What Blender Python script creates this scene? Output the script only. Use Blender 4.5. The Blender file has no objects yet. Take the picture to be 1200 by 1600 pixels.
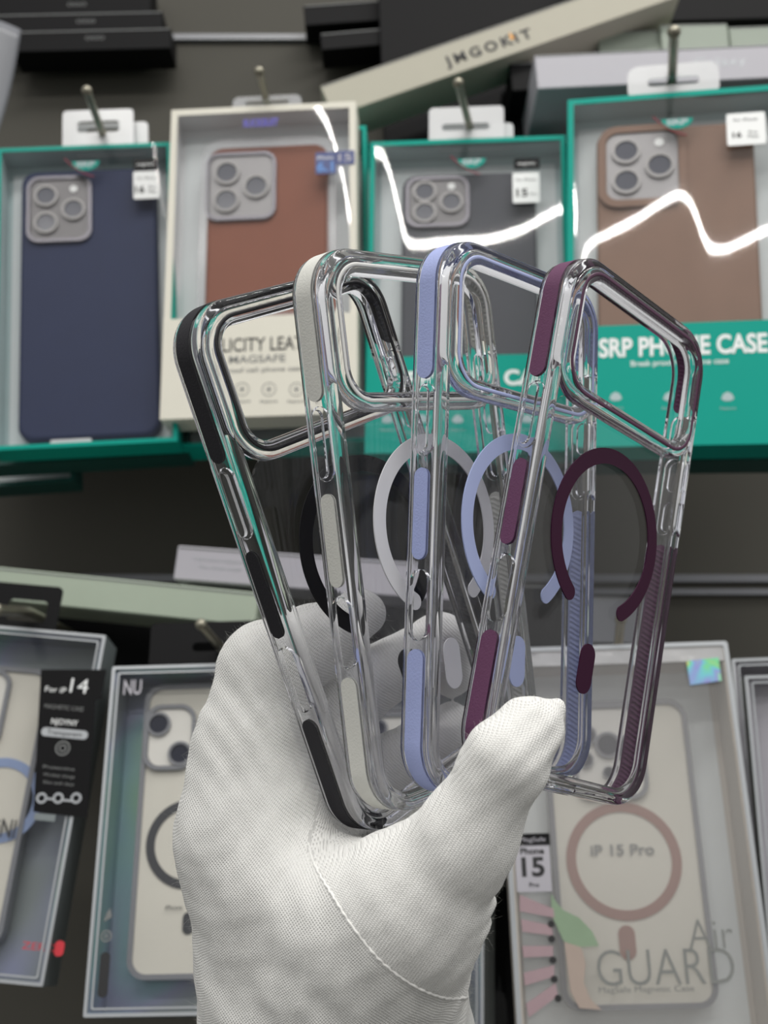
import bpy, bmesh, math, random
import numpy as np
from mathutils import Vector, Matrix
from mathutils.bvhtree import BVHTree

scene = bpy.context.scene
random.seed(4)
# ---------------------------------------------------------------- camera, world, lights, exposure
F_PX = 1844.3
PITCH = math.radians(14.0)
CP, SP = math.cos(PITCH), math.sin(PITCH)
CAM = Vector((0.0, 0.0, 1.45))
cam_data = bpy.data.cameras.new('camera')
cam = bpy.data.objects.new('camera', cam_data)
scene.collection.objects.link(cam)
cam.location = CAM
cam.rotation_euler = (math.radians(90) + PITCH, 0, 0)
cam_data.sensor_fit = 'VERTICAL'
cam_data.sensor_height = 36.0
cam_data.lens = F_PX / 1600 * 36.0
cam_data.clip_start = 0.02
cam_data.dof.use_dof = True
cam_data.dof.focus_distance = 0.32
cam_data.dof.aperture_fstop = 17.0
scene.camera = cam

world = bpy.data.worlds.new('shop_ambient')
scene.world = world
world.use_nodes = True
wn = world.node_tree
wn.nodes.clear()
wo = wn.nodes.new('ShaderNodeOutputWorld')
wb = wn.nodes.new('ShaderNodeBackground')
tc = wn.nodes.new('ShaderNodeTexCoord')
sx = wn.nodes.new('ShaderNodeSeparateXYZ')
cr = wn.nodes.new('ShaderNodeValToRGB')
wn.links.new(tc.outputs['Generated'], sx.inputs[0])
mr = wn.nodes.new('ShaderNodeMapRange')
mr.inputs['From Min'].default_value = -1
mr.inputs['From Max'].default_value = 1
wn.links.new(sx.outputs['Z'], mr.inputs['Value'])
wn.links.new(mr.outputs[0], cr.inputs[0])
cr.color_ramp.elements[0].position = 0.25
cr.color_ramp.elements[0].color = (0.17, 0.168, 0.16, 1)
cr.color_ramp.elements[1].position = 0.85
cr.color_ramp.elements[1].color = (0.92, 0.915, 0.90, 1)
e = cr.color_ramp.elements.new(0.55)
e.color = (0.50, 0.497, 0.485, 1)
wn.links.new(cr.outputs[0], wb.inputs[0])
wb.inputs[1].default_value = 1.3
wn.links.new(wb.outputs[0], wo.inputs[0])


def area_light(name, loc, target, sx_, sy_, power, color=(1, 1, 1)):
    l = bpy.data.lights.new(name, 'AREA')
    l.shape = 'RECTANGLE'
    l.size, l.size_y = sx_, sy_
    l.energy = power
    l.color = color
    o = bpy.data.objects.new(name, l)
    scene.collection.objects.link(o)
    o.location = loc
    o.rotation_euler = (Vector(target) - Vector(loc)).to_track_quat('-Z', 'Y').to_euler()
    return o


# rows of LED tubes on the shop ceiling, behind and above the photographer
area_light('led_tube_row', (0.1, -1.10, 2.75), (0, 0.4, 1.4), 2.8, 0.010, 17, (1.0, 0.975, 0.93))
area_light('led_tube_row', (0.2, 0.02, 2.70), (0, 0.35, 1.5), 1.5, 0.03, 14, (1.0, 0.975, 0.93))

scene.view_settings.view_transform = 'Standard'
scene.view_settings.look = 'None'
scene.view_settings.gamma = 1.0
scene.view_settings.exposure = -0.45
scene.view_settings.use_curve_mapping = False
cy = scene.cycles
cy.max_bounces = 40
cy.transmission_bounces = 40
cy.glossy_bounces = 12
cy.diffuse_bounces = 3
cy.transparent_max_bounces = 64
cy.blur_glossy = 0.6
cy.sample_clamp_indirect = 6.0
cy.use_denoising = True

MM = 0.001
UP = Vector((0, 0, 1))


def ray(px, py):
    x, y = (px - 600) / F_PX, (py - 800) / F_PX
    return Vector((x, CP + y * SP, SP - y * CP))


def at(px, py, Y):
    """world point on the vertical plane y=Y seen at photo pixel (px,py)"""
    d = ray(px, py)
    return CAM + d * (Y / d.y)


def c2w(p):
    """camera space in mm (x right, y down, z forward) to world metres"""
    x, y, z = p[0] * MM, p[1] * MM, p[2] * MM
    return Vector((x, z * CP + y * SP, CAM.z + z * SP - y * CP))


ROTC = Matrix(((1, 0, 0), (0, SP, CP), (0, -CP, SP)))


# ---------------------------------------------------------------- materials
def srgb(r, g, b):
    f = lambda c: (c / 255 / 12.92) if c / 255 <= 0.04045 else ((c / 255 + 0.055) / 1.055) ** 2.4
    return (f(r), f(g), f(b), 1.0)


def new_mat(name):
    m = bpy.data.materials.new(name)
    m.use_nodes = True
    m.node_tree.nodes.clear()
    return m, m.node_tree.nodes, m.node_tree.links


def solid(name, rgb, rough=0.6, metal=0.0, noise=0.06, nscale=120.0, bump=0.0, spec=0.5, sheen=0.0, bscale=None):
    m, N, L = new_mat(name)
    out = N.new('ShaderNodeOutputMaterial')
    b = N.new('ShaderNodeBsdfPrincipled')
    L.new(b.outputs[0], out.inputs[0])
    b.inputs['Roughness'].default_value = rough
    b.inputs['Metallic'].default_value = metal
    b.inputs['Specular IOR Level'].default_value = spec
    if sheen:
        b.inputs['Sheen Weight'].default_value = sheen
    t = N.new('ShaderNodeTexCoord')
    n = N.new('ShaderNodeTexNoise')
    n.inputs['Scale'].default_value = nscale
    n.inputs['Detail'].default_value = 4
    L.new(t.outputs['Object'], n.inputs['Vector'])
    c = srgb(*rgb)
    mx = N.new('ShaderNodeMix')
    mx.data_type = 'RGBA'
    mx.inputs['A'].default_value = tuple(min(1, v * (1 - noise)) for v in c[:3]) + (1,)
    mx.inputs['B'].default_value = tuple(min(1, v * (1 + noise)) for v in c[:3]) + (1,)
    L.new(n.outputs['Fac'], mx.inputs['Factor'])
    L.new(mx.outputs['Result'], b.inputs['Base Color'])
    if bump:
        n2 = N.new('ShaderNodeTexNoise')
        n2.inputs['Scale'].default_value = bscale or nscale * 8
        L.new(t.outputs['Object'], n2.inputs['Vector'])
        bp = N.new('ShaderNodeBump')
        bp.inputs['Strength'].default_value = bump
        bp.inputs['Distance'].default_value = 0.0004
        L.new(n2.outputs['Fac'], bp.inputs['Height'])
        L.new(bp.outputs[0], b.inputs['Normal'])
    return m


def clear_solid(name, tint=(0.985, 0.987, 0.998), ior=1.46, rough=0.0):
    m, N, L = new_mat(name)
    out = N.new('ShaderNodeOutputMaterial')
    g = N.new('ShaderNodeBsdfGlass')
    g.inputs['Color'].default_value = tint + (1,)
    g.inputs['IOR'].default_value = ior
    g.inputs['Roughness'].default_value = rough
    L.new(g.outputs[0], out.inputs[0])
    return m


def film(name, tint=(0.97, 0.97, 0.97), refl=0.10, rough=0.03, ior=1.45, bump=0.0, haze=0.0, hcol=(.8, .8, .82)):
    """thin clear sheet: lets light straight through, reflects a little by angle"""
    m, N, L = new_mat(name)
    out = N.new('ShaderNodeOutputMaterial')
    tr = N.new('ShaderNodeBsdfTransparent')
    tr.inputs[0].default_value = tint + (1,)
    gl = N.new('ShaderNodeBsdfGlossy')
    gl.inputs['Roughness'].default_value = rough
    fr = N.new('ShaderNodeLayerWeight')
    fr.inputs['Blend'].default_value = 0.5
    pw = N.new('ShaderNodeMath')
    pw.operation = 'POWER'
    pw.inputs[1].default_value = 4.5
    L.new(fr.outputs['Facing'], pw.inputs[0])
    ad = N.new('ShaderNodeMath')
    ad.operation = 'MULTIPLY_ADD'
    ad.inputs[1].default_value = 0.8
    ad.inputs[2].default_value = refl
    ad.use_clamp = True
    L.new(pw.outputs[0], ad.inputs[0])
    mx = N.new('ShaderNodeMixShader')
    L.new(ad.outputs[0], mx.inputs[0])
    L.new(gl.outputs[0], mx.inputs[2])
    if haze:
        df = N.new('ShaderNodeBsdfDiffuse')
        df.inputs[0].default_value = hcol + (1,)
        hz = N.new('ShaderNodeMixShader')
        hz.inputs[0].default_value = haze
        L.new(tr.outputs[0], hz.inputs[1])
        L.new(df.outputs[0], hz.inputs[2])
        L.new(hz.outputs[0], mx.inputs[1])
    else:
        L.new(tr.outputs[0], mx.inputs[1])
    L.new(mx.outputs[0], out.inputs[0])
    if bump:
        t = N.new('ShaderNodeTexCoord')
        n = N.new('ShaderNodeTexNoise')
        n.inputs['Scale'].default_value = 60
        L.new(t.outputs['Object'], n.inputs['Vector'])
        bp = N.new('ShaderNodeBump')
        bp.inputs['Strength'].default_value = bump
        bp.inputs['Distance'].default_value = 0.002
        L.new(n.outputs['Fac'], bp.inputs['Height'])
        L.new(bp.outputs[0], gl.inputs['Normal'])
    return m


def hologram(name, base=(185, 190, 195), sat=0.35, scale=9.0, metal=0.5, rough=0.28):
    """silvery film with its rainbow sheen painted into the base colour along the sheet"""
    m, N, L = new_mat(name)
    out = N.new('ShaderNodeOutputMaterial')
    b = N.new('ShaderNodeBsdfPrincipled')
    b.inputs['Metallic'].default_value = metal
    b.inputs['Roughness'].default_value = rough
    t = N.new('ShaderNodeTexCoord')
    n = N.new('ShaderNodeTexNoise')
    n.inputs['Scale'].default_value = scale
    n.inputs['Detail'].default_value = 1.5
    n.inputs['Distortion'].default_value = 0.6
    L.new(t.outputs['Object'], n.inputs['Vector'])
    r = N.new('ShaderNodeValToRGB')
    cols = [(0.0, base), (0.36, base), (0.44, (150, 150, 215)), (0.5, (120, 200, 215)), (0.56, (125, 215, 150)),
            (0.62, (225, 200, 120)), (0.68, (225, 130, 150)), (0.76, base)]
    r.color_ramp.elements[0].position = 0
    r.color_ramp.elements[0].color = srgb(*base)
    r.color_ramp.elements[1].position = 1
    r.color_ramp.elements[1].color = srgb(*base)
    for p, c in cols[1:]:
        k = r.color_ramp.elements.new(p)
        c = tuple(base[i] + (c[i] - base[i]) * sat * 1.6 for i in range(3)) if sat < 0.62 else c
        k.color = srgb(*c)
    L.new(n.outputs['Fac'], r.inputs[0])
    L.new(r.outputs[0], b.inputs['Base Color'])
    L.new(b.outputs[0], out.inputs[0])
    return m


def knit(name):
    """white cotton jersey: fine rows of stitches, a little fuzz"""
    m, N, L = new_mat(name)
    out = N.new('ShaderNodeOutputMaterial')
    b = N.new('ShaderNodeBsdfPrincipled')
    b.inputs['Roughness'].default_value = 0.95
    b.inputs['Specular IOR Level'].default_value = 0.15
    b.inputs['Sheen Weight'].default_value = 0.35
    b.inputs['Sheen Roughness'].default_value = 0.6
    L.new(b.outputs[0], out.inputs[0])
    at_ = N.new('ShaderNodeAttribute')
    at_.attribute_name = 'knit'
    sep = N.new('ShaderNodeSeparateXYZ')
    nz = N.new('ShaderNodeTexNoise')
    nz.inputs['Scale'].default_value = 0.35
    nz.inputs['Detail'].default_value = 3
    L.new(at_.outputs['Vector'], nz.inputs['Vector'])
    dv = N.new('ShaderNodeVectorMath')
    dv.operation = 'MULTIPLY_ADD'
    L.new(nz.outputs['Color'], dv.inputs[0])
    dv.inputs[1].default_value = (0.3, 0.3, 0.3)
    L.new(at_.outputs['Vector'], dv.inputs[2])
    L.new(dv.outputs[0], sep.inputs[0])

    def wave(sock, k, off=None):
        mu = N.new('ShaderNodeMath')
        mu.operation = 'MULTIPLY'
        mu.inputs[1].default_value = k
        L.new(sock, mu.inputs[0])
        src = mu.outputs[0]
        if off is not None:
            a = N.new('ShaderNodeMath')
            a.operation = 'ADD'
            L.new(src, a.inputs[0])
            L.new(off, a.inputs[1])
            src = a.outputs[0]
        s = N.new('ShaderNodeMath')
        s.operation = 'SINE'
        L.new(src, s.inputs[0])
        return s.outputs[0]
    wales = wave(sep.outputs['X'], 2 * math.pi / 0.74)
    rows = wave(sep.outputs['Y'], 2 * math.pi / 0.52, wales)
    mulw = N.new('ShaderNodeMath')
    mulw.operation = 'MULTIPLY'
    L.new(wales, mulw.inputs[0])
    L.new(rows, mulw.inputs[1])
    addw = N.new('ShaderNodeMath')
    addw.operation = 'MULTIPLY_ADD'
    L.new(wales, addw.inputs[0])
    addw.inputs[1].default_value = 0.75
    L.new(mulw.outputs[0], addw.inputs[2])
    fz = N.new('ShaderNodeTexNoise')
    fz.inputs['Scale'].default_value = 1.8
    fz.inputs['Detail'].default_value = 6
    L.new(at_.outputs['Vector'], fz.inputs['Vector'])
    hsum = N.new('ShaderNodeMath')
    hsum.operation = 'MULTIPLY_ADD'
    L.new(fz.outputs['Fac'], hsum.inputs[0])
    hsum.inputs[1].default_value = 2.2
    L.new(addw.outputs[0], hsum.inputs[2])
    bp = N.new('ShaderNodeBump')
    bp.inputs['Strength'].default_value = 0.55
    bp.inputs['Distance'].default_value = 0.00018
    L.new(hsum.outputs[0], bp.inputs['Height'])
    L.new(bp.outputs[0], b.inputs['Normal'])
    # shade in the holes between the yarns, painted as a greyer base colour
    cr_ = N.new('ShaderNodeValToRGB')
    cr_.color_ramp.elements[0].position = 0.0
    cr_.color_ramp.elements[0].color = (0.52, 0.515, 0.50, 1)
    cr_.color_ramp.elements[1].position = 0.42
    cr_.color_ramp.elements[1].color = (0.88, 0.875, 0.85, 1)
    mp = N.new('ShaderNodeMapRange')
    mp.inputs['From Min'].default_value = -1.5
    mp.inputs['From Max'].default_value = 1.5
    pn = N.new('ShaderNodeTexNoise')           # felted patches where the fuzz hides the holes
    pn.inputs['Scale'].default_value = 0.16
    pn.inputs['Detail'].default_value = 4
    L.new(at_.outputs['Vector'], pn.inputs['Vector'])
    pr = N.new('ShaderNodeMapRange')
    pr.inputs['From Min'].default_value = 0.42
    pr.inputs['From Max'].default_value = 0.62
    pr.inputs['To Min'].default_value = 0.0
    pr.inputs['To Max'].default_value = 0.9
    L.new(pn.outputs['Fac'], pr.inputs['Value'])
    pa = N.new('ShaderNodeMath')
    pa.operation = 'ADD'
    L.new(addw.outputs[0], pa.inputs[0])
    L.new(pr.outputs[0], pa.inputs[1])
    L.new(pa.outputs[0], mp.inputs['Value'])
    L.new(mp.outputs[0], cr_.inputs[0])
    L.new(cr_.outputs[0], b.inputs['Base Color'])
    return m


def leather(name, rgb, bump=0.5):
    m = solid(name, rgb, spec=0.25, rough=0.55, noise=0.10, nscale=60, bump=bump, bscale=900)
    return m


M = {}
M['shell'] = clear_solid('clear_polycarbonate')
M['panel'] = film('clear_back_panel', tint=(0.962, 0.962, 0.97), refl=0.025, rough=0.02)
for k_, c_, t_, r_ in (('black', (26, 25, 32), (20, 19, 24), (17, 16, 20)), ('white', (218, 218, 212), (226, 226, 224), (226, 226, 232)),
                       ('blue', (166, 177, 224), (178, 188, 232), (184, 196, 240)), ('plum', (98, 56, 88), (84, 44, 74), (58, 18, 47))):
    M['strip_' + k_] = solid(k_ + '_rubber_strip', c_, rough=0.7, noise=0.05, bump=0.25, nscale=200)
    M['trim_' + k_] = solid(k_ + '_camera_trim', t_, rough=0.35)
    M['ring_' + k_] = solid(k_ + '_magnet_ring', r_, rough=0.45, noise=0.02, spec=0.2)
M['knit'] = knit('white_cotton_knit')
M['thread'] = solid('white_sewing_thread', (225, 225, 218), rough=0.9)
M['wall'] = solid('grey_display_panel', (70, 68, 61), rough=0.75, noise=0.08, nscale=14)
M['teal'] = solid('teal_card', (0, 156, 140), rough=0.5, noise=0.03, nscale=30, spec=0.15)
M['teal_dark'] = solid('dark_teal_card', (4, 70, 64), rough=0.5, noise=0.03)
M['teal_liner'] = solid('pale_grey_teal_liner', (170, 190, 192), rough=0.5, noise=0.03)
M['cream'] = solid('cream_card', (222, 219, 206), rough=0.55, noise=0.02)
M['cream_dull'] = solid('dull_cream_card', (172, 168, 153), rough=0.55, noise=0.02)
M['box_grey'] = solid('warm_grey_card', (192, 185, 176), rough=0.5, noise=0.02)
M['whitecard'] = solid('white_card', (222, 224, 226), rough=0.5, noise=0.02)
M['pale_print'] = solid('pale_grey_print', (126, 128, 126), rough=0.6)
M['insert'] = solid('white_insert_card', (214, 220, 222), rough=0.6, noise=0.02)
M['white'] = solid('white_print', (238, 240, 240), rough=0.5, noise=0.01)
M['black'] = solid('black_card', (16, 16, 18), rough=0.6, noise=0.05, spec=0.15)
M['blackprint'] = solid('black_print', (38, 38, 40), rough=0.6, noise=0.02)
M['greyprint'] = solid('grey_print', (120, 122, 122), rough=0.6, noise=0.02)
M['navy'] = leather('navy_leather', (34, 44, 76), 0.6)
M['tan'] = leather('reddish_brown_leather', (136, 82, 62), 0.6)
M['taupe'] = leather('taupe_brown_leather', (132, 104, 88), 0.6)
M['charcoal'] = leather('charcoal_grey_leather', (68, 70, 78), 0.6)
M['metal'] = solid('satin_grey_metal', (104, 102, 108), rough=0.3, metal=0.8, noise=0.03)
M['island'] = solid('grey_camera_island', (146, 144, 146), rough=0.4, metal=0.2, noise=0.03)
M['island_dark'] = solid('dark_grey_camera_island', (112, 110, 112), rough=0.4, metal=0.2, noise=0.03)
M['lens'] = solid('dark_lens_glass', (78, 80, 92), rough=0.15, noise=0.1, nscale=200)
M['lensring'] = solid('lens_ring', (150, 148, 148), rough=0.4, metal=0.2)
M['blacklens'] = solid('black_lens', (24, 28, 46), rough=0.35, spec=0.2)
M['steel'] = solid('dull_steel_hook', (150, 146, 132), rough=0.35, metal=0.85)
M['film'] = film('clear_window_film', refl=0.022, rough=0.035, haze=0.008)
M['film_shiny'] = film('glossy_window_film', refl=0.05, rough=0.03, haze=0.012)
M['tab'] = film('frosted_hang_tab', tint=(0.9, 0.9, 0.9), refl=0.12, rough=0.2, haze=0.55, hcol=(.85, .86, .88))
M['blister'] = film('clear_blister', tint=(0.93, 0.93, 0.94), refl=0.02, rough=0.15, haze=0.12)
M['tab_clear'] = film('clear_hang_tab', tint=(0.92, 0.93, 0.95), refl=0.22, rough=0.06, haze=0.2)
M['silver'] = solid('silver_card', (128, 136, 138), rough=0.4, metal=0.3, noise=0.04)
M['silver_edge'] = solid('bright_silver_edge', (178, 182, 186), rough=0.35, metal=0.3, noise=0.03)
M['holo'] = hologram('rainbow_silver_film', base=(134, 142, 144), sat=0.22, scale=11, metal=.3, rough=.4)
M['holo_strong'] = hologram('hologram_sticker_film', base=(150, 215, 180), sat=0.9, scale=60, metal=0.2, rough=0.3)
M['offwhite'] = solid('off_white_inner_card', (204, 201, 191), rough=0.6, noise=0.02)
M['frosted'] = solid('frosted_white_plastic', (218, 216, 210), rough=0.4, noise=0.02)
M['smoke'] = solid('smoky_grey_bumper', (120, 122, 128), rough=0.3, noise=0.05)
M['bluegrey'] = solid('blue_grey_magnet_ring', (134, 152, 190), rough=0.45)
M['darkring'] = solid('dark_slate_magnet_ring', (46, 48, 54), rough=0.45)
M['rosering'] = solid('rose_brown_magnet_ring', (142, 104, 94), rough=0.5)
M['sage'] = solid('pale_sage_card', (170, 182, 165), rough=0.4, noise=0.03)
M['sage_dark'] = solid('sage_grey_card', (140, 150, 138), rough=0.5, noise=0.03)
M['lilacgrey'] = solid('pale_lilac_grey_card', (176, 174, 182), rough=0.5, noise=0.02)
M['purple'] = solid('violet_print', (92, 84, 200), rough=0.5)
M['bluelabel'] = solid('slate_blue_label', (72, 82, 132), rough=0.5)
M['skyblue'] = solid('sky_blue_print', (92, 140, 205), rough=0.5)
M['red'] = solid('red_print', (165, 60, 80), rough=0.5)
M['amber'] = solid('amber_print', (235, 165, 70), rough=0.5)
M['pinkray'] = solid('dusty_pink_print', (166, 142, 148), rough=0.6)
M['greenblob'] = solid('soft_green_print', (136, 158, 132), rough=0.6)
M['peach'] = solid('peach_grey_print', (172, 156, 146), rough=0.6)
M['redholo'] = solid('red_foil', (230, 70, 80), rough=0.25, metal=0.3)
M['greenfoil'] = solid('green_foil', (110, 190, 130), rough=0.25, metal=0.3)


# ---------------------------------------------------------------- mesh helpers (authored in mm)
def link(o, parent=None):
    scene.collection.objects.link(o)
    if parent is not None:
        o.parent = parent
    return o


def mesh_obj(name, verts, faces, mat, parent=None, smooth=True, angle=None):
    me = bpy.data.meshes.new(name)
    me.from_pydata([tuple(c * MM for c in v) for v in verts], [], faces)
    me.update()
    me.materials.append(mat)
    if smooth:
        me.shade_smooth() if angle is None else me.set_sharp_from_angle(angle=math.radians(angle))
        for p in me.polygons:
            p.use_smooth = True
    return link(bpy.data.objects.new(name, me), parent)


class MB:
    def __init__(s):
        s.v, s.f = [], []

    def add(s, verts, faces):
        n = len(s.v)
        s.v += [tuple(v) for v in verts]
        s.f += [tuple(i + n for i in f) for f in faces]
        return s

    def box(s, x0, x1, y0, y1, z0, z1):
        v = [(x, y, z) for x in (x0, x1) for y in (y0, y1) for z in (z0, z1)]
        return s.add(v, [(0, 1, 3, 2), (4, 6, 7, 5), (0, 4, 5, 1), (2, 3, 7, 6), (0, 2, 6, 4), (1, 5, 7, 3)])

    def prism(s, pts, y0, y1, bev=0.0):
        """polygon in x,z extruded along y; front face at y0 gets a small bevel"""
        n = len(pts)
        cx = sum(p[0] for p in pts) / n
        cz = sum(p[1] for p in pts) / n
        rings = []
        if bev:
            w = max(abs(p[0] - cx) for p in pts)
            h = max(abs(p[1] - cz) for p in pts)
            for k in range(4):
                a = math.pi / 2 * k / 3
                i = bev * (1 - math.sin(a))
                rings.append([(cx + (p[0] - cx) * (1 - i / w), y0 + bev * (1 - math.cos(math.pi / 2 - (math.pi / 2 - a))) if False else y0 + bev * (1 - math.cos(a)) if False else y0 + bev * (1 - math.sin(math.pi / 2 - a)) , cz + (p[1] - cz) * (1 - i / h)) for p in pts])
        else:
            rings.append([(p[0], y0, p[1]) for p in pts])
        rings.append([(p[0], y1, p[1]) for p in pts])
        v = [q for r in rings for q in r]
        f = []
        for k in range(len(rings) - 1):
            for i in range(n):
                j = (i + 1) % n
                f.append((k * n + i, k * n + j, (k + 1) * n + j, (k + 1) * n + i))
        f.append(tuple(range(n)))
        f.append(tuple(reversed(range((len(rings) - 1) * n, len(rings) * n))))
        return s.add(v, f)

    def ringp(s, outer, inner, y0, y1):
        n = len(outer)
        v = [(p[0], y0, p[1]) for p in outer] + [(p[0], y0, p[1]) for p in inner] + [(p[0], y1, p[1]) for p in outer] + [(p[0], y1, p[1]) for p in inner]
        f = []
        for i in range(n):
            j = (i + 1) % n
            f += [(i, j, n + j, n + i), (2 * n + i, 3 * n + i, 3 * n + j, 2 * n + j), (i, 2 * n + i, 2 * n + j, j), (n + i, n + j, 3 * n + j, 3 * n + i)]
        return s.add(v, f)

    def tube(s, pts, r, seg=12, caps=True):
        pts = [Vector(p) for p in pts]
        rs = r if isinstance(r, (list, tuple)) else [r] * len(pts)
        v, f = [], []
        up = Vector((0.13, 0.2, 1)).normalized()
        for i, p in enumerate(pts):
            t = (pts[min(i + 1, len(pts) - 1)] - pts[max(i - 1, 0)]).normalized()
            a = t.cross(up)
            if a.length < 1e-3:
                a = t.cross(Vector((1, 0, 0)))
            a.normalize()
            b = t.cross(a)
            for k in range(seg):
                th = 2 * math.pi * k / seg
                v.append(p + (a * math.cos(th) + b * math.sin(th)) * rs[i])
        for i in range(len(pts) - 1):
            for k in range(seg):
                j = (k + 1) % seg
                f.append((i * seg + k, i * seg + j, (i + 1) * seg + j, (i + 1) * seg + k))
        if caps:
            f.append(tuple(reversed(range(seg))))
            f.append(tuple(range((len(pts) - 1) * seg, len(pts) * seg)))
        return s.add(v, f)

    def build(s, name, mat, parent=None, smooth=True, angle=35):
        return mesh_obj(name, s.v, s.f, mat, parent, smooth, angle)


def rr(x0, z0, x1, z1, r, seg=8):
    """rounded rectangle, counter-clockwise in (x,z)"""
    r = min(r, (x1 - x0) / 2 - 1e-3, (z1 - z0) / 2 - 1e-3)
    out = []
    for cx, cz, a0 in ((x1 - r, z0 + r, -90), (x1 - r, z1 - r, 0), (x0 + r, z1 - r, 90), (x0 + r, z0 + r, 180)):
        for k in range(seg + 1):
            a = math.radians(a0 + 90 * k / seg)
            out.append((cx + r * math.cos(a), cz + r * math.sin(a)))
    return out


def circ(cx, cz, r, n=40, a0=0, rz=None):
    return [(cx + r * math.cos(2 * math.pi * k / n + a0), cz + (rz or r) * math.sin(2 * math.pi * k / n + a0)) for k in range(n)]


def thing(name, label, cat, matrix, group=None):
    o = bpy.data.objects.new(name, None)
    o.empty_display_size = 0.01
    scene.collection.objects.link(o)
    o.matrix_world = matrix
    tag(o, label, cat, group)
    return o


def tag(o, label=None, cat=None, group=None, kind=None):
    if label:
        o['label'] = label
    if cat:
        o['category'] = cat
    if group:
        o['group'] = group
    if kind:
        o['kind'] = kind
    return o


def text(name, body, mat, parent, x, y, z, size, width=None, bold=0.0, rot=0.0, align='CENTER', shear=0.0, extrude=0.03, spacing=1.0):
    cu = bpy.data.curves.new(name, 'FONT')
    cu.body = body
    cu.align_x = align
    cu.align_y = 'CENTER'
    cu.size = size * MM * 1.38
    cu.offset = bold * MM
    cu.extrude = extrude * MM
    cu.shear = shear
    cu.space_character = spacing
    cu.materials.append(mat)
    cu.resolution_u = 4
    fo = bpy.data.objects.new('font_tmp', cu)
    scene.collection.objects.link(fo)
    bpy.context.view_layer.update()
    me = bpy.data.meshes.new_from_object(fo.evaluated_get(bpy.context.evaluated_depsgraph_get()))
    bpy.data.objects.remove(fo)
    bpy.data.curves.remove(cu)
    me.name = name
    o = link(bpy.data.objects.new(name, me), parent)
    o.location = (x * MM, y * MM, z * MM)
    o.rotation_euler = (math.radians(90), -math.radians(rot), 0)
    if width:
        xs = [v.co.x for v in me.vertices]
        if xs:
            k = width * MM / (max(xs) - min(xs))
            mid = (max(xs) + min(xs)) / 2 if align == 'CENTER' else 0
            for v in me.vertices:
                v.co.x = (v.co.x - mid) * k
    return o


# ---------------------------------------------------------------- setting
w_ = MB().box(-1400, 1400, 0, 20, 0, 2600).build('wall_back', M['wall'], None, False)
w_.location = (0, 0.80, 0)
w_['kind'] = 'structure'
fl_ = MB().box(-1400, 1400, -3000, 820, -20, 0).build('floor', solid('grey_floor_tile', (70, 68, 64), rough=0.4), None, False)
fl_['kind'] = 'structure'
for k_, (py_, hh) in enumerate(((905, 5), (926, 4), (62, 5))):
    t_ = MB().box(-1300, 1300, -4, 0.5, -hh / 2, hh / 2).build('trim_%d' % (k_ + 1), M['smoke'], None, False)
    t_.location = (0, 0.80, at(600, py_, 0.80).z)
    t_['kind'] = 'structure'


# ---------------------------------------------------------------- display boxes on the wall
class Frame3:
    """a rectangle in the shop, given by where three of its corners stand; local mm: x right, z up, y away"""
    def __init__(s, TL, TR, BL, square=True):
        tl, tr, bl = at(*TL), at(*TR), at(*BL)
        if square:      # the top corner stands wherever makes the box square: boxes hang turned on their pegs
            d, e_ = ray(TR[0], TR[1]), bl - tl
            t = (tl - CAM).dot(e_) / d.dot(e_)
            t0 = (tr - CAM).length / d.length
            t = max(t0 - 0.06, min(t0 + 0.06, t))
            tr = CAM + d * t
        s.w = (tr - tl).length / MM
        s.h = (bl - tl).length / MM
        X = (tr - tl).normalized()
        Z = (tl - bl)
        Z = (Z - X * Z.dot(X)).normalized()
        Y = Z.cross(X)
        o = tl - Z * s.h * MM
        s.m = Matrix((X, Y, Z)).transposed().to_4x4()
        s.m.translation = o
        s.inv = s.m.inverted()

    def px(s, px, py, y=0.0):
        d = s.inv.to_3x3() @ ray(px, py)
        o = s.inv @ CAM
        t = (y * MM - o.y) / d.y
        p = o + d * t
        return p.x / MM, p.z / MM

    def sub(s, x, y, z):
        return s.m @ Matrix.Translation((x * MM, y * MM, z * MM))


def window(parent, x0, x1, z0, z1, y, mat, waves, name='window_film'):
    """clear plastic sheet with slight real waves"""
    nx, nz = 60, 90
    v, f = [], []
    for j in range(nz + 1):
        for i in range(nx + 1):
            a, b = i / nx, j / nz
            x, z = x0 + (x1 - x0) * a, z0 + (z1 - z0) * b
            e = min(1, 8 * min(a, 1 - a)) * min(1, 8 * min(b, 1 - b))
            d = sum(A * math.sin(kx * a * 6.283 + kz * b * 6.283 + ph) for A, kx, kz, ph in waves)
            v.append((x, y + d * e, z))
    for j in range(nz):
        for i in range(nx):
            k = j * (nx + 1) + i
            f.append((k, k + 1, k + nx + 2, k + nx + 1))
    return mesh_obj(name, v, f, mat, parent)


LAMP_YZ = (-1.10, 2.75)


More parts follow.
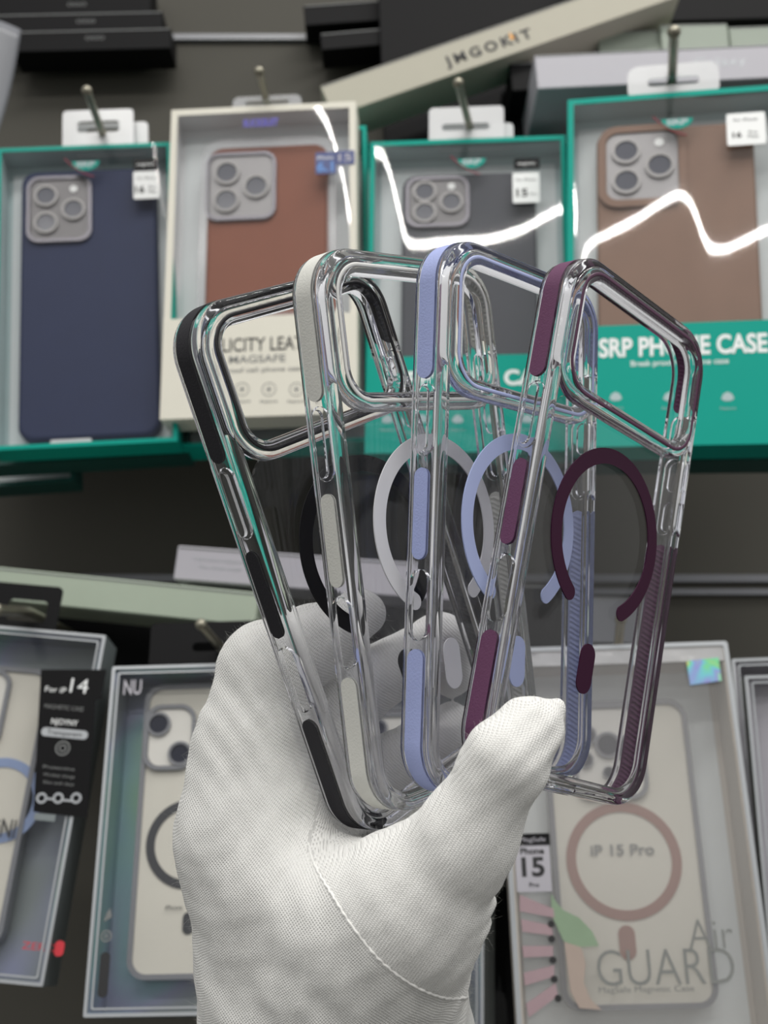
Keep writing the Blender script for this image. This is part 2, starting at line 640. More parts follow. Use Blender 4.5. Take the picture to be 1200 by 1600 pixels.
def streak_window(fr, parent, x0, x1, z0, z1, y, mat, curve, name='window_film'):
    """clear sheet, gently twisted from side to side as such sheets are, so that the ceiling tube shows in it as one wavy line"""
    pts = [fr.px(a, b, y) for a, b in curve]
    xs_, zs_ = [p[0] for p in pts], [p[1] for p in pts]
    zm = sum(zs_) / len(zs_) if False else (z0 + z1) / 2
    inv3 = fr.inv.to_3x3()

    def slope(x, z):
        p = fr.m @ Vector((x * MM, y * MM, z * MM))
        a = CAM - p
        a = Vector((0, a.y, a.z)).normalized()
        b_ = Vector((0, LAMP_YZ[0] - p.y, LAMP_YZ[1] - p.z)).normalized()
        n = inv3 @ (a + b_)
        return n.z / (-n.y)
    nx, nz = 80, 50
    gs = [slope(x0 + (x1 - x0) * i / nx, float(np.interp(x0 + (x1 - x0) * i / nx, xs_, zs_))) for i in range(nx + 1)]
    for _ in range(9):
        gs = [gs[0]] + [(gs[i - 1] + gs[i] + gs[i + 1]) / 3 for i in range(1, nx)] + [gs[-1]]
    v, f = [], []
    for j in range(nz + 1):
        for i in range(nx + 1):
            a = i / nx
            z = z0 + (z1 - z0) * j / nz
            v.append((x0 + (x1 - x0) * a, y + gs[i] * (z - zm), z))
    for j in range(nz):
        for i in range(nx):
            k = j * (nx + 1) + i
            f.append((k, k + 1, k + nx + 2, k + nx + 1))
    return mesh_obj(name, v, f, mat, parent)


def tray(parent, w, h, d, t, mat, liner=None, lip=0.0):
    """open-fronted card box: walls and back; optional front lip round the window"""
    b = MB()
    b.box(0, t, 0, d, 0, h).box(w - t, w, 0, d, 0, h).box(t, w - t, 0, d, 0, t).box(t, w - t, 0, d, h - t, h)
    b.box(t, w - t, d - t, d, t, h - t)
    if lip:
        b.box(t, lip, 0, 0.6, t, h - t).box(w - lip, w - t, 0, 0.6, t, h - t).box(lip, w - lip, 0, 0.6, t, lip).box(lip, w - lip, 0, 0.6, h - lip, h - t)
    b.build('box_shell', mat, parent, False)
    if liner:
        l = MB()
        l.box(t + .1, w - t - .1, d - t - 1.0, d - t - .1, t + .1, h - t - .1)
        l.box(t + .1, t + 1, 1.2, d - t - 1, t + .1, h - t - .1).box(w - t - 1, w - t - .1, 1.2, d - t - 1, t + .1, h - t - .1)
        l.box(t + 1, w - t - 1, 1.2, d - t - 1, t + .1, t + 1).box(t + 1, w - t - 1, 1.2, d - t - 1, h - t - 1, h - t - .1)
        l.build('liner', liner, parent, False)
        if lip:
            MB().prism(rr(t + 4, t + 4, w - t - 4, h - t - 7, 1.5, 4), d - 3.4, d - 2.6).build('insert_card', M['insert'], parent, False)


def hang_tab(parent, x0, x1, z0, z1, y, mat, slot, name='hang_tab', r=3, slot_r=2.5, th=0.6):
    sx0, sx1, sz0, sz1 = slot
    MB().ringp(rr(x0, z0, x1, z1, r), rr(sx0, sz0, sx1, sz1, slot_r), y, y + th).build(name, mat, parent)


def pack_case(fr, name, label, x0, x1, z0, z1, y0, y1, body, cam_, mats, kind='leather', r=9, group=None):
    """a phone case inside its box, in the box's own axes; cam_ = camera island rectangle (x0,z0,x1,z1)"""
    t = thing(name, label, 'phone case', fr.sub((x0 + x1) / 2, y0, z0), group)
    cx = (x0 + x1) / 2
    R = lambda a, b, c, d: (a - cx, b - z0, c - cx, d - z0)
    MB().prism(rr(*R(x0, z0, x1, z1), r, 10), 0, y1 - y0, bev=2.0).build('case_back', body, t)
    return t, cx


def camera_bump(t, x0, z0, x1, z1, y, island, rim, lenses, r=7, flash=None, rw=2):
    MB().ringp(rr(x0 - rw + 2, z0 - rw + 2, x1 + rw - 2, z1 + rw - 2, r + rw - 2, 10), rr(x0 + 2, z0 + 2, x1 - 2, z1 - 2, r - 1.6, 10), y - 2.4, y + 0.2).build('camera_rim', rim, t)
    isl = MB().prism(rr(x0 + 2.0, z0 + 2.0, x1 - 2.0, z1 - 2.0, r - 1.6, 10), y - 1.2, y + 0.2, bev=0.4).build('camera_island', island, t)
    for lx, lz, lr in lenses:
        MB().ringp(circ(lx, lz, lr), circ(lx, lz, lr * 0.78), y - 3.0, y - 1.0).build('lens_ring', M['lensring'] if island is not M['frosted'] else M['smoke'], isl)
        MB().prism(circ(lx, lz, lr * 0.78), y - 2.2, y - 1.0, bev=0.5).build('lens', M['lens'] if island is not M['frosted'] else M['blacklens'], isl)
    if flash:
        MB().prism(circ(flash[0], flash[1], flash[2], 24), y - 1.8, y - 1.0).build('flash', M['white'], isl)


def three_lens(x0, z0, x1, z1, flip=False):
    w, h = x1 - x0, z1 - z0
    r = w * 0.185
    return [(x0 + w * .30, z0 + h * .70, r), (x0 + w * .30, z0 + h * .29, r), (x0 + w * .72, z0 + h * .48, r)], (x0 + w * .72, z0 + h * .80, w * .06)


def hook(sx_, sy_, tx, ty, Y0, Y1, label, r=2.4):
    """steel peg from the wall, through the slot of a tab at Y0, to its tip at Y1"""
    a, b = at(sx_, sy_, Y0), at(tx, ty, Y1)
    d = (a - b)
    w = a + d * ((0.80 - a.y) / d.y) if d.y > 0 else a
    w = Vector((a.x, 0.80, a.z + 0.002))
    pts = [w, a, a.lerp(b, .5), b]
    o0 = w
    P = [tuple((p - o0) / MM) for p in pts]
    t = thing('display_hook', label, 'hook', Matrix.Translation(o0), 'steel display hooks')
    MB().tube(P, r).build('peg', M['steel'], t)
    bm = bmesh.new()
    bmesh.ops.create_uvsphere(bm, u_segments=16, v_segments=10, radius=r * 1.35 * MM)
    me = bpy.data.meshes.new('tip')
    bm.to_mesh(me)
    bm.free()
    me.materials.append(M['steel'])
    me.shade_smooth()
    s = link(bpy.data.objects.new('tip', me), t)
    s.location = Vector(P[-1]) * MM
    return t


YU = 0.66
DEP = 22


def srp_logo(fr, t, cx_px, cy_px, s=1.0):
    """teal half-disc badge with pale letters and a thin red swoosh, printed on the window"""
    x, z = fr.px(cx_px, cy_px, -0.5)
    pts = [(x - 8.5 * s, z + 2.6 * s)] + [(x + 8.5 * s * math.cos(a), z + 2.6 * s - 6.5 * s * math.sin(a)) for a in [math.pi * k / 16 for k in range(17)]][::-1]
    MB().prism(pts, -0.7, -0.5).build('brand_badge', M['teal'], t, False)
    text('badge_lettering', 'SRP', M['teal_liner'], t, x, -0.75, z + .3, 3.6 * s, width=12 * s, bold=.25)
    MB().tube([(x - 13 * s + 18 * s * (k / 10) ** 1.1, -0.6, z + 5 * s - 14 * s * math.sin(1.25 * k / 10) ** 1.0) for k in range(11)], 0.35, 6).build('swoosh', M['red'], t)


# --- box 1: navy leather case in a teal box
f1 = Frame3((-4, 232, YU), (267, 222, YU), (-14, 704, YU - .004))
b1 = thing('case_box', 'teal window box holding a navy blue leather phone case, far left of the top row', 'box', f1.m, 'teal window boxes')
tray(b1, f1.w, f1.h, DEP, 1.2, M['teal'], M['teal_liner'], lip=2.6)
streak_window(f1, b1, 2.4, f1.w - 2.4, 2.4, f1.h - 2.4, 1.6, M['film'], [(0, 190), (200, 190), (248, 200), (256, 240), (262, 300)])
x0, z0 = f1.px(28, 690, 9)
x1, z1 = f1.px(243, 262, 9)
c1, cx = pack_case(f1, 'leather_phone_case', 'navy blue leather phone case boxed at the far left of the top row', x0, x1, z0, z1, 8, 18, M['navy'], None, None)
q0 = f1.px(42, 382, 8)
q1 = f1.px(144, 276, 8)
lx = (q0[0] - cx, q0[1] - z0, q1[0] - cx, q1[1] - z0)
ls, fl = three_lens(*lx)
camera_bump(c1, *lx, 0, M['island_dark'], M['metal'], ls, 8, fl)
srp_logo(f1, b1, 134, 258)
x, z = f1.px(228, 258, 1)
s_ = MB().prism(rr(x - 7.6, z - 4.5, x + 7.6, z + 4.0, 1), -0.2, 0.0).build('sticker_header', M['black'], b1)
text('header_lettering', 'magnetic', M['white'], s_, x, -0.3, z, 2.2, width=11)
x, z = f1.px(229, 289, 1)
s_ = MB().prism(rr(x - 8.0, z - 10.2, x + 8.0, z + 9.0, 1), -0.2, 0.0).build('model_sticker', M['white'], b1)
text('sticker_lettering', '16', M['blackprint'], s_, x - 4, -0.3, z - 4, 5.0, width=6, bold=.2)
text('sticker_small_lettering', 'Pro\nMax', M['blackprint'], s_, x + 3.6, -0.3, z - 4, 2.2, width=5)
text('sticker_small_lettering', 'For iPhone', M['blackprint'], s_, x, -0.3, z + 4, 1.8, width=11)
x0, z0 = f1.px(97, 215, 0)
x1, z1 = f1.px(208, 168, 0)
a0 = f1.px(120, 206, 0)
a1 = f1.px(186, 186, 0)
hang_tab(b1, x0, x1, f1.h - 3, z1, 1.0, M['tab'], (a0[0], a1[0], a0[1], a1[1]))
hang_tab(b1, x0 + 6, x1 + 8, f1.h - 3, z1 - 5, 8.0, M['tab'], (a0[0] + 4, a1[0] + 4, a0[1] - 1, a1[1] - 1))
# small plastic foot that holds the case at the bottom
x, z = f1.px(112, 694, 6)
MB().prism(rr(x - 12, z - 2.5, x + 12, z + 2.5, 1.2), 4, 8).build('retaining_clip', M['tab'], b1)

# --- box 2: cream box, tan leather
f2 = Frame3((268, 172, YU - .004), (556, 158, YU - .004), (250, 656, YU - .005))
b2 = thing('case_box', 'cream window box with a reddish brown leather case and printed lower band', 'box', f2.m)
tray(b2, f2.w, f2.h, DEP, 1.6, M['cream'], M['whitecard'], lip=4.2)
bandz = f2.px(252, 500, 0)[1]
streak_window(f2, b2, 4, f2.w - 4, bandz, f2.h - 4, 2.2, M['film_shiny'], [(270, 125), (462, 125), (484, 150), (502, 172), (518, 200), (530, 240), (540, 300), (550, 340)])
MB().box(0.0, f2.w, -0.6, -0.02, 0, bandz).build('printed_band', M['cream'], b2, False)
for body, px, py, hgt, wpx, bold, mt in (('FELICITY LEATHER', 421, 538, 24, 194, .12, 'blackprint'), ('MAGSAFE', 402, 561, 13, 88, .05, 'greyprint'),
                                        ('Break proof cell phone case', 392, 578, 8, 165, .02, 'greyprint')):
    x, z = f2.px(px, py, -1)
    xa = f2.px(px - wpx / 2, py, -1)[0]
    xb = f2.px(px + wpx / 2, py, -1)[0]
    text('band_lettering', body, M[mt], b2, x, -0.75, z, hgt / 2.75, width=xb - xa, bold=bold)
for px in (327, 378, 420, 463, 506):
    x, z = f2.px(px, 608, -1)
    MB().ringp(circ(x, z, 4.2, 28), circ(x, z, 3.8, 28), -0.75, -0.6).add(*(lambda q: (q.v, q.f))(MB().box(x - 1.6, x + 1.6, -.75, -.6, z - .4, z + .4).box(x - .4, x + .4, -.75, -.6, z - 1.8, z + 1.8))).build('band_icon', M['greyprint'], b2, False)
    text('icon_caption', 'Feature', M['greyprint'], b2, x, -0.75, z - 7.4, 1.8, width=10)
x0, z0 = f2.px(316, 560, 9)
x1, z1 = f2.px(512, 222, 9)
c2, cx = pack_case(f2, 'leather_phone_case', 'reddish brown leather phone case in the cream box', x0, x1, 6, z1, 9.6, 18, M['tan'], None, None)
q0 = f2.px(320, 346, 8)
q1 = f2.px(432, 236, 8)
lx = (q0[0] - cx, q0[1] - 6, q1[0] - cx, q1[1] - 6)
ls, fl = three_lens(*lx)
camera_bump(c2, *lx, 0, M['island'], M['metal'], ls, 8, None)
x0, z0 = f2.px(306, 500, 4)
x1, z1 = f2.px(524, 208, 4)
MB().ringp(rr(x0, bandz, x1, z1, 13, 10), rr(x0 + 5, bandz + 5, x1 - 5, z1 - 6, 9, 10), 5.6, 6.4).build('blister_tray', M['blister'], b2)
x, z = f2.px(407, 191, -1)
text('brand_lettering', 'SUCKSUIT', M['purple'], b2, x, -0.2, z, 5.0, width=22, bold=.3)
x, z = f2.px(508, 254, -1)
s_ = MB().prism(rr(x - 6, z - 7.4, x + 7, z + 7.4, .8), -0.6, -0.1).build('size_sticker', M['bluelabel'], b2)
text('sticker_lettering', '6.1', M['skyblue'], s_, x, -0.7, z - 3, 6.5, width=10, bold=.25)
text('sticker_lettering', 'iPhone', M['white'], s_, x, -0.7, z + 3.5, 2.4, width=10)
x, z = f2.px(539, 246, -1)
s_ = MB().prism(rr(x - 5.8, z - 4.4, x + 5.8, z + 5, .8), -0.6, -0.1).build('model_sticker', M['bluelabel'], b2)
text('sticker_lettering', '15', M['lilacgrey'], s_, x, -0.7, z, 5.0, width=8, bold=.1)
x0, z0 = f2.px(362, 160, 0)
x1, z1 = f2.px(470, 138, 0)
hang_tab(b2, x0, x1, f2.h - 2, f2.h + 9, 3.0, M['tab_clear'], (x0 + 8, x1 - 8, f2.h + 3, f2.h + 6), r=4, slot_r=1.4, th=2.0)

# --- box 3: charcoal leather in teal box with printed band
f3 = Frame3((579, 222, YU), (883, 211, YU), (570, 709, YU - .004))


def teal_band(fr, t, top_px, lettering, sub, icons, head_px, head_y, head_h, sub_px, sub_y, sub_h, iy):
    zt = fr.px(*top_px, 0)[1]
    MB().box(0, fr.w, -0.6, -0.02, 0, zt).build('printed_band', M['teal'], t, False)
    x, z = fr.px(sum(head_px) / 2, head_y, -1)
    wd = fr.px(head_px[1], head_y, -1)[0] - fr.px(head_px[0], head_y, -1)[0]
    text('band_lettering', lettering, M['white'], t, x, -0.75, z, head_h / 2.7, width=wd, bold=.45)
    x, z = fr.px(sum(sub_px) / 2, sub_y, -1)
    wd = fr.px(sub_px[1], sub_y, -1)[0] - fr.px(sub_px[0], sub_y, -1)[0]
    text('band_lettering', sub, M['white'], t, x, -0.75, z, sub_h / 2.7, width=wd, bold=.04)
    for px in icons:
        x, z = fr.px(px, iy, -1)
        MB().prism([(x - 3.4, z - 1.0), (x - 1.6, z - 2.2), (x + 1.6, z - 2.2), (x + 3.4, z - 1.0), (x + 2.2, z + 1.8), (x, z + 3.0), (x - 2.2, z + 1.8)], -0.75, -0.6).build('band_icon', M['teal_liner'], t, False)
        text('icon_caption', 'Feature', M['teal_liner'], t, x, -0.75, z - 6.5, 1.5, width=8)
    return zt


b3 = thing('case_box', 'teal window box with a charcoal grey leather case, behind the clear cases', 'box', f3.m, 'teal window boxes')
tray(b3, f3.w, f3.h, DEP, 1.4, M['teal'], M['teal_liner'], lip=3.0)
zt = teal_band(f3, b3, (575, 559), 'SRP PHONE CASE', 'Break proof cell phone case', (605, 660, 715, 770, 825), (598, 868), 592, 25, (640, 800), 616, 8, 655)
streak_window(f3, b3, 2.8, f3.w - 2.8, zt, f3.h - 2.8, 2.2, M['film_shiny'], [(590, 230), (604, 245), (618, 300), (628, 362), (640, 368), (700, 366), (760, 370), (810, 360), (858, 338), (876, 330)])
x0, z0 = f3.px(626, 560, 9)
x1, z1 = f3.px(836, 268, 9)
c3, cx = pack_case(f3, 'leather_phone_case', 'charcoal grey leather phone case in the middle teal box', x0, x1, 5, z1, 8, 18, M['charcoal'], None, None)
q0 = f3.px(634, 358, 8)
q1 = f3.px(733, 277, 8)
lx = (q0[0] - cx, q0[1] - 5 , q1[0] - cx, q1[1] - 5)
ls, fl = three_lens(*lx)
camera_bump(c3, *lx, 0, M['island_dark'], M['metal'], ls, 8, fl)
srp_logo(f3, b3, 737, 254)
x, z = f3.px(823, 257, 1)
s_ = MB().prism(rr(x - 7.8, z - 3.5, x + 7.8, z + 3.5, 1), -0.2, 0.0).build('sticker_header', M['black'], b3)
text('header_lettering', 'magnetic', M['white'], s_, x, -0.3, z, 2.2, width=11)
x, z = f3.px(822, 294, 1)
s_ = MB().prism(rr(x - 8.2, z - 10.6, x + 8.2, z + 10, 1), -0.2, 0.0).build('model_sticker', M['white'], b3)
text('sticker_lettering', '15', M['blackprint'], s_, x - 2.5, -0.3, z - 4, 5.4, width=7, bold=.2)
text('sticker_small_lettering', 'Pro', M['blackprint'], s_, x + 4.6, -0.3, z - 5, 2.0, width=4)
text('sticker_small_lettering', 'For iPhone', M['blackprint'], s_, x, -0.3, z + 5, 1.8, width=12)
x0, z0 = f3.px(670, 213, 0)
x1, z1 = f3.px(787, 163, 0)
a0 = f3.px(690, 203, 0)
a1 = f3.px(765, 190, 0)
hang_tab(b3, x0, x1, f3.h - 3, z1, 1.0, M['tab'], (a0[0], a1[0], a0[1], a1[1]))
hang_tab(b3, x0 + 5, x1 + 6, f3.h - 3, z1 - 8, 8.0, M['tab'], (a0[0] + 4, a1[0] + 2, a0[1] - 3, a1[1] - 4), slot_r=1.5)

# --- box 4: taupe leather, large teal box on the right
YR = 0.625
f4 = Frame3((887, 156, YR), (1236, 130, YR), (886, 700, YR - .01))
b4 = thing('case_box', 'large teal window box with a taupe brown leather case, right side of the top row', 'box', f4.m, 'teal window boxes')
tray(b4, f4.w, f4.h, DEP, 1.6, M['teal'], M['teal_liner'], lip=3.6)
zt = teal_band(f4, b4, (890, 512), 'SRP PHONE CASE', 'Break proof cell phone case', (962, 1046, 1137, 1137 + 90), (934, 1198), 541, 30, (985, 1138), 566, 9, 620)
streak_window(f4, b4, 3.4, f4.w - 3.4, zt, f4.h - 3.4, 2.6, M['film_shiny'], [(894, 250), (902, 372), (930, 350), (990, 330), (1030, 310), (1060, 296), (1080, 312), (1095, 350), (1112, 385), (1140, 396), (1200, 376), (1230, 365)])
x0, z0 = f4.px(934, 540, 9)
x1, z1 = f4.px(1176, 190, 9)
c4, cx = pack_case(f4, 'leather_phone_case', 'taupe brown leather phone case in the right teal box', x0, x1, 5, z1, 8, 18, M['taupe'], None, None)
q0 = f4.px(942, 322, 8)
q1 = f4.px(1064, 200, 8)
lx = (q0[0] - cx, q0[1] - 5, q1[0] - cx, q1[1] - 5)
ls, fl = three_lens(*lx)
camera_bump(c4, *lx, 0, M['island'], M['taupe'], ls, 9, fl, rw=4.5)
srp_logo(f4, b4, 1058, 192, 1.05)
x, z = f4.px(1165, 203, 1)
s_ = MB().prism(rr(x - 10.6, z - 10.6, x + 11, z + 10.6, 1.5), -0.2, 0.0).build('model_sticker', M['white'], b4)
text('sticker_lettering', '16', M['blackprint'], s_, x - 5, -0.3, z - 4, 3.6, width=5, bold=.15)
text('sticker_small_lettering', 'Pro\nMax', M['blackprint'], s_, x + 4, -0.3, z - 4, 2.0, width=6)
text('sticker_small_lettering', 'For iPhone', M['blackprint'], s_, x, -0.3, z + 6, 1.8, width=13)
x0, z0 = f4.px(981, 150, 0)
x1, z1 = f4.px(1123, 92, 0)
a0 = f4.px(1012, 134, 0)
a1 = f4.px(1093, 116, 0)
hang_tab(b4, x0, x1, f4.h - 3, z1, 1.0, M['tab'], (a0[0], a1[0], a0[1], a1[1]), r=7)


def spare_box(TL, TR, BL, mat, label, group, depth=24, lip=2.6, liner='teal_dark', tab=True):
    """the next box hanging on the same hook, mostly hidden by the front one"""
    fr = Frame3(TL, TR, BL)
    t = thing('case_box', label, 'box', fr.m, group)
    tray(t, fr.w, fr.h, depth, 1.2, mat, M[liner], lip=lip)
    window(t, 2.4, fr.w - 2.4, 2.4, fr.h - 2.4, 0.9, M['film'], [(.4, .7, .3, 0)])
    return t


G2 = 'boxes hanging behind the front ones'
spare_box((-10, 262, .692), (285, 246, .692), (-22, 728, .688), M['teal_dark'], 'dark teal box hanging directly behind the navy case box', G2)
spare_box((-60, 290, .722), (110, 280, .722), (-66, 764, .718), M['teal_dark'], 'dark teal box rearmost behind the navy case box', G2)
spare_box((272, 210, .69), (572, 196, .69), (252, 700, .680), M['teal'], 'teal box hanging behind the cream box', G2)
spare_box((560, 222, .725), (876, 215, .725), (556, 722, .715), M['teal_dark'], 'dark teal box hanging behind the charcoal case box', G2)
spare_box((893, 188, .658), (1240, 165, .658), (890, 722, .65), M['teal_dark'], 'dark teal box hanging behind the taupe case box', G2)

hook(158, 203, 136, 142, YU, .615, 'steel hook above the navy case box')
hook(416, 156, 405, 112, YU, .628, 'steel hook above the cream box')
hook(735, 202, 716, 130, YU, .61, 'steel hook above the charcoal case box')
hook(1050, 126, 1053, 50, YR, .565, 'steel hook above the taupe case box', 2.8)


# --- lower row
def plain_bumper_case(fr, name, label, x0, x1, z0, z1, y, back, bumper, ring, ring_c, ring_r, ring_w, cam=None, lenses=None, r=9, pill=None):
    t = thing(name, label, 'phone case', fr.sub((x0 + x1) / 2, y, z0))
    cx = (x0 + x1) / 2
    W_, H_ = x1 - x0, z1 - z0
    MB().prism(rr(-W_ / 2 + 2, 2, W_ / 2 - 2, H_ - 2, r - 1.5, 10), 0.6, 4).build('case_back', back, t)
    MB().ringp(rr(-W_ / 2, 0, W_ / 2, H_, r, 12), rr(-W_ / 2 + 2.4, 2.4, W_ / 2 - 2.4, H_ - 2.4, r - 2, 12), -0.6, 9).build('bumper', bumper, t)
    if ring:
        rx, rz = ring_c[0] - cx, ring_c[1] - z0
        MB().ringp(circ(rx, rz, ring_r, 72), circ(rx, rz, ring_r - ring_w, 72), 0.1, 0.65).build('magnet_ring', ring, t)
        if pill:
            MB().prism(rr(pill[0] - cx - pill[2], pill[1] - z0, pill[0] - cx + pill[2], pill[3] - z0, pill[2], 8), 0.1, 0.65).build('magnet_bar', ring, t)
    if cam:
        a = (cam[0] - cx, cam[1] - z0, cam[2] - cx, cam[3] - z0)
        camera_bump(t, *a, 0.6, M['frosted'], bumper, [(l[0] - cx, l[1] - z0, l[2]) for l in lenses], 8)
    return t


def silver_box(fr, label, depth, waves, holo=True, group='silver window boxes'):
    t = thing('case_box', label, 'box', fr.m, group)
    tray(t, fr.w, fr.h, depth, 1.3, M['silver'], M['holo'] if holo else M['lilacgrey'], lip=0)
    b = MB()
    for a, e_ in ((0, 1.5), (3.0, 3.8)):
        b.ringp(rr(a, a, fr.w - a, fr.h - a, 1.0, 3), rr(e_, e_, fr.w - e_, fr.h - e_, .6, 3), -0.5 + a * .15, 0.2 + a * .15)
    b.build('window_rim', M['silver_edge'], t, False)
    window(t, 2, fr.w - 2, 2, fr.h - 2, 1.2, M['film'], waves)
    return t


YL = 0.59
f5 = Frame3((-110, 968, YL), (166, 993, YL), (-136, 1512, YL - .02), False)
b5 = silver_box(f5, 'silver window box with black product label and blue magnet ring, cut by the left edge', 26, [(.15, .7, .3, 0)])
x0, z0 = f5.px(-130, 1472, 12)
x1, z1 = f5.px(84, 1048, 12)
cr5 = f5.px(0, 1250, 12)
rr5 = (f5.px(66, 1250, 12)[0] - cr5[0])
cm0 = f5.px(-95, 1162, 11)
cm1 = f5.px(22, 1048, 11)
plain_bumper_case(f5, 'magnet_phone_case', 'off white phone case with blue grey magnet ring, in the box with the black label', x0, x1, z0, z1, 12, M['offwhite'], M['smoke'], M['bluegrey'], cr5, rr5, 4.5,
                  cam=(cm0[0], cm0[1], cm1[0], cm1[1]), lenses=[((cm0[0] * .3 + cm1[0] * .7), cm0[1] * .6 + cm1[1] * .4 - 4, 5.5), ((cm0[0] * .7 + cm1[0] * .3), cm0[1] * .25 + cm1[1] * .75, 5.5)])
# black wrap label, with a flap running on to the box edge
A = f5.px(64, 1046, -1)
B_ = f5.px(152, 1270, -1)
C_ = f5.px(163, 1046, -1)
lab = MB().prism([(f5.px(52, 1268, -1)[0], f5.px(52, 1268, -1)[1]), (f5.px(136, 1278, -1)[0], f5.px(136, 1278, -1)[1]), (f5.px(150, 1094, -1)[0], f5.px(150, 1094, -1)[1]), (C_[0] + 1, f5.px(163, 1092, -1)[1]), (C_[0] + 1, C_[1]), (A[0], A[1])], -1.0, -0.6).build('black_label', M['black'], b5, False)
for body, px, py, hh, ww, mt, bd in (('For iP', 87, 1078, 9, 33, 'white', .02), ('14', 124, 1073, 24, 28, 'white', 0), ('NJOYNY', 101, 1129, 9, 42, 'white', .03), ('MAGNETIC CASE', 100, 1106, 7, 62, 'greyprint', 0),
                                     ('Protective', 92, 1200, 5, 50, 'greyprint', 0), ('Wireless charge', 92, 1212, 5, 50, 'greyprint', 0), ('Slim and clear', 92, 1224, 5, 50, 'greyprint', 0)):
    x, z = f5.px(px, py, -1)
    wd = f5.px(px + ww / 2, py, -1)[0] - f5.px(px - ww / 2, py, -1)[0]
    text('label_lettering', body, M[mt], lab, x, -1.1, z, hh / 3.2, width=wd, bold=bd)
x, z = f5.px(101, 1146, -1)
pl = MB().prism(rr(x - 11.4, z - 2.1, x + 11.4, z + 2.1, 2), -1.2, -1.0).build('label_pill', M['silver_edge'], lab)
text('pill_lettering', 'Transparent', M['blackprint'], pl, x, -1.3, z, 2.4, width=17)
x, z = f5.px(98, 1169, -1)
MB().ringp(circ(x, z, 3.6, 30), circ(x, z, 2.9, 30), -1.15, -1.0).ringp(circ(x, z, 1.9, 30), circ(x, z, 1.2, 30), -1.15, -1.0).build('label_icon', M['greyprint'], lab, False)
mb = MB()
for px in (65, 91, 119):
    x, z = f5.px(px, 1247, -1)
    mb.ringp(circ(x, z, 2.6, 24), circ(x, z, 1.5, 24), -1.15, -1.0)
xa, za = f5.px(65, 1247, -1)
xb, _ = f5.px(119, 1247, -1)
mb.box(xa + 2, (xa + xb) / 2 - 2, -1.15, -1.0, za - .5, za + .5).box((xa + xb) / 2 + 2, xb - 2, -1.15, -1.0, za - .5, za + .5)
mb.build('label_icon', M['silver_edge'], lab, False)
x, z = f5.px(70, 1277, -1)
MB().prism(rr(x - 5, z - 1.6, x + 5, z + 1.6, .5), -0.9, -0.6).build('label_tag', M['silver'], b5)
x, z = f5.px(10, 1296, 10)
text('case_lettering', 'iNl', M['blackprint'], b5, x, 9.5, z, 9.0, width=9, bold=.1)
x, z = f5.px(93, 1482, 4)
MB().prism(rr(x - 2.2, z - 3.4, x + 2.2, z + 3.4, 2), 3.4, 3.8).build('red_foil_dot', M['redholo'], b5)
x, z = f5.px(62, 1480, 4)
text('bottom_lettering', 'ZERO', M['redholo'], b5, x, 3.4, z, 3.4, width=16)
x0, z0 = f5.px(-60, 978, 4)
x1, z1 = f5.px(100, 918, 4)
a0 = f5.px(8, 968, 4)
a1 = f5.px(76, 940, 4)
hang_tab(b5, x0, x1, f5.h - 3, z1, 4, M['black'], (a0[0], a1[0], a0[1], a1[1]), r=3)

f6 = Frame3((176, 1042, YL), (452, 1034, YL), (130, 1590, YL - .03))
b6 = silver_box(f6, 'silver window box with dark magnet ring case, left of and behind the gloved hand', 30, [(.12, .6, .3, 2)])
x0, z0 = f6.px(196, 1532, 14)
x1, z1 = f6.px(408, 1066, 14)
cr6 = f6.px(296, 1318, 14)
rr6 = cr6[0] - f6.px(228, 1318, 14)[0]
cm0 = f6.px(222, 1204, 13)
cm1 = f6.px(308, 1100, 13)
pl6 = f6.px(293, 1456, 14)
plain_bumper_case(f6, 'magnet_phone_case', 'off white phone case with a dark ring and two black lenses, behind the glove', x0, x1, z0, z1, 14, M['offwhite'], M['smoke'], M['darkring'], cr6, rr6, 4.2,
                  cam=(cm0[0], cm0[1], cm1[0], cm1[1]), lenses=[(*f6.px(248, 1131, 12), 6.0), (*f6.px(281, 1177, 12), 6.0)], pill=(pl6[0], f6.px(293, 1460, 14)[1], 2.6, f6.px(293, 1425, 14)[1]))
x, z = f6.px(208, 1076, 2)
text('window_lettering', 'NU', M['lilacgrey'], b6, x, 0.9, z, 7.5, width=9, bold=.2)
x, z = f6.px(271, 1418, 13)
text('case_lettering', 'iPhone', M['blackprint'], b6, x, 13.2, z, 2.0, width=8)
mb = MB()
xa, za = f6.px(164, 1525, 2)
xb, zb = f6.px(166, 1488, 2)
mb.prism(rr(xa - 2.4, za - 9, xa + 2.0, zb, 2), 0.7, 1.0)
mb.build('side_slot_print', M['blackprint'], b6, False)
x, z = f6.px(167, 1463, 2)
MB().ringp(circ(x, z, 2.6, 24), circ(x, z, 1.9, 24), .7, 1).ringp(circ(x, z, 1.1, 24), circ(x, z, .5, 24), .7, 1).build('side_icon_print', M['greyprint'], b6, False)
x, z = f6.px(170, 1430, 2)
MB().prism([(x - 1.8, z - 3), (x + 1.8, z - 1), (x + .8, z + 3), (x - .6, z + 1)], .7, 1).build('side_arrow_print', M['greyprint'], b6, False)
x0, z0 = f6.px(232, 1040, 4)
x1, z1 = f6.px(440, 968, 4)
a0 = f6.px(300, 1018, 4)
a1 = f6.px(372, 1002, 4)
hang_tab(b6, x0, x1, f6.h - 3, z1, 4, M['black'], (a0[0], a1[0], a0[1], a1[1]), r=3)

f7 = Frame3((776, 1016, YL - .005), (1134, 1004, YL - .005), (812, 1640, YL - .03))
b7 = thing('case_box', 'clear-wrapped window box with rose brown ring case, lower right', 'box', f7.m)
